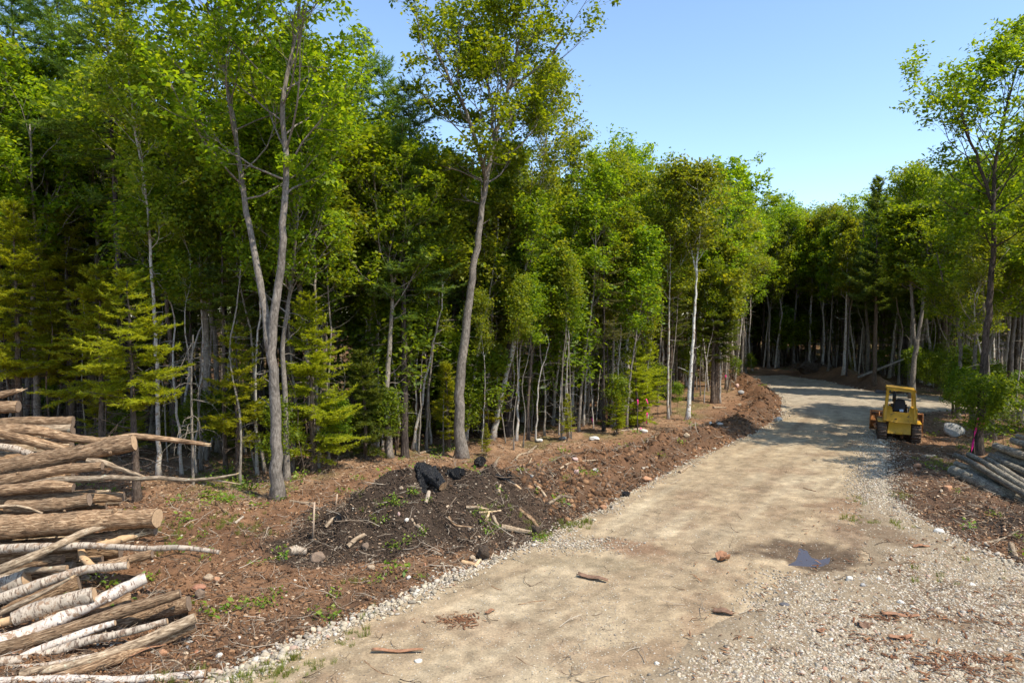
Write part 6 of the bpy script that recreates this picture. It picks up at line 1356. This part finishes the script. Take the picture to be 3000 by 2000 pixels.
# 5 grass and herbs
gt = [(1500, 1545, .5, 30), (1670, 1545, .35, 60), (1600, 1570, .3, 25), (800, 1975, .5, 110), (1030, 1870, .3, 14), (1060, 1800, .3, 10), (1030, 1705, .35, 12), (1070, 1560, .4, 12), (700, 1540, .7, 50), (745, 1580, .7, 36), (520, 1565, .7, 40), (490, 1600, .6, 30), (640, 1560, .5, 26),
      (2520, 1470, .6, 24), (2620, 1455, .5, 22), (2510, 1525, .5, 26), (2620, 1540, .4, 16), (2780, 1372, 1.0, 200), (2840, 1400, .5, 40), (1170, 1460, .4, 14), (560, 1990, .4, 30), (930, 1955, .3, 10), (1040, 1860, .2, 8), (670, 1985, .3, 14), (1720, 1530, .25, 20), (2740, 1690, .8, 10), (2900, 1690, 1, 10), (1900, 1285, 1.2, 40), (1560, 1545, .3, 25), (1440, 1560, .4, 30)]
X, Y = [], []; r_ = np.random.default_rng(8)
for a, b_, s_, n in gt: c = onz(a, b_); n = max(3, n//2); X.append(r_.normal(c[0], s_*0.6, n)); Y.append(r_.normal(c[1], s_*0.7, n))
X = np.concatenate(X); Y = np.concatenate(Y); do('grass', X, Y, np.ones(len(X), bool), r_, 0.3+0.5*r_.random(len(X)), GRS, -0.02, 0.08)
x, y, r_ = ground_samples(9000, 14, 60, 9, 0.8); rs = road_sd(x, y); fsd = sdist(x, y, EDGE)
m = (rs < -0.3) & (r_.random(len(x)) < (0.02 + 0.35*sstep(-1.0, 0.8, fsd)*sstep(7, 2, fsd)*sstep(-0.05, 0.2, fbm(x, y, 3, 99, 2))))
do('ground_herbs', x, y, m, r_, 0.6+0.9*r_.random(len(x)), HRB, 0, 0.15)
hx = [(1170, 1455), (1150, 1490), (1120, 1500), (1200, 1470), (1060, 1405), (1440, 1555), (1420, 1565), (1390, 1500), (1620, 1350), (1690, 1385), (1670, 1405), (1730, 1390), (1525, 1380), (1100, 1530), (1230, 1570), (1560, 1565), (1580, 1590), (860, 1440), (830, 1430), (760, 1780), (785, 1780), (240, 1430), (290, 1440), (330, 1445), (960, 1740), (1180, 1600)]
X = []; Y = []
for a, b_ in hx:
    c = gp(a, b_)
    for q in range(2): X.append(c[0]+r_.normal()*0.15); Y.append(c[1]+r_.normal()*0.15)
X = np.array(X); Y = np.array(Y); do('herb_sprouts', X, Y, np.ones(len(X), bool), r_, 0.5+0.6*r_.random(len(X)), HRB, 0, 0.1)
# 6 far woods closing the view
x = r_.uniform(-130, 190, 900); y = r_.uniform(108, 190, 900); keepf = np.ones(900, bool)
far_src = []
for tm, cm, H in (MAP[1], OAK[0], PIN[1], FIR[0]): far_src.append(cm)
zz = terrain(x, y, False); pxx = 1500+FPX*x/y
hmx = np.clip((CAM_H + (HOR-np.interp(pxx, SILX, SILY))/FPX*y - zz), 8, 20); ix = r_.integers(0, 4, 900); hmx = hmx*1.0; Hs = np.array([15.5, 16, 18, 12])[ix]
s = hmx*0.85/Hs*(0.8+0.2*r_.random(900)); scatter('distant_woods', np.stack([x, y, zz-0.5], 1), np.stack([x*0, x*0, r_.random(900)*6.28], 1), np.stack([s*1.2, s*1.2, s], 1), ix, far_src)
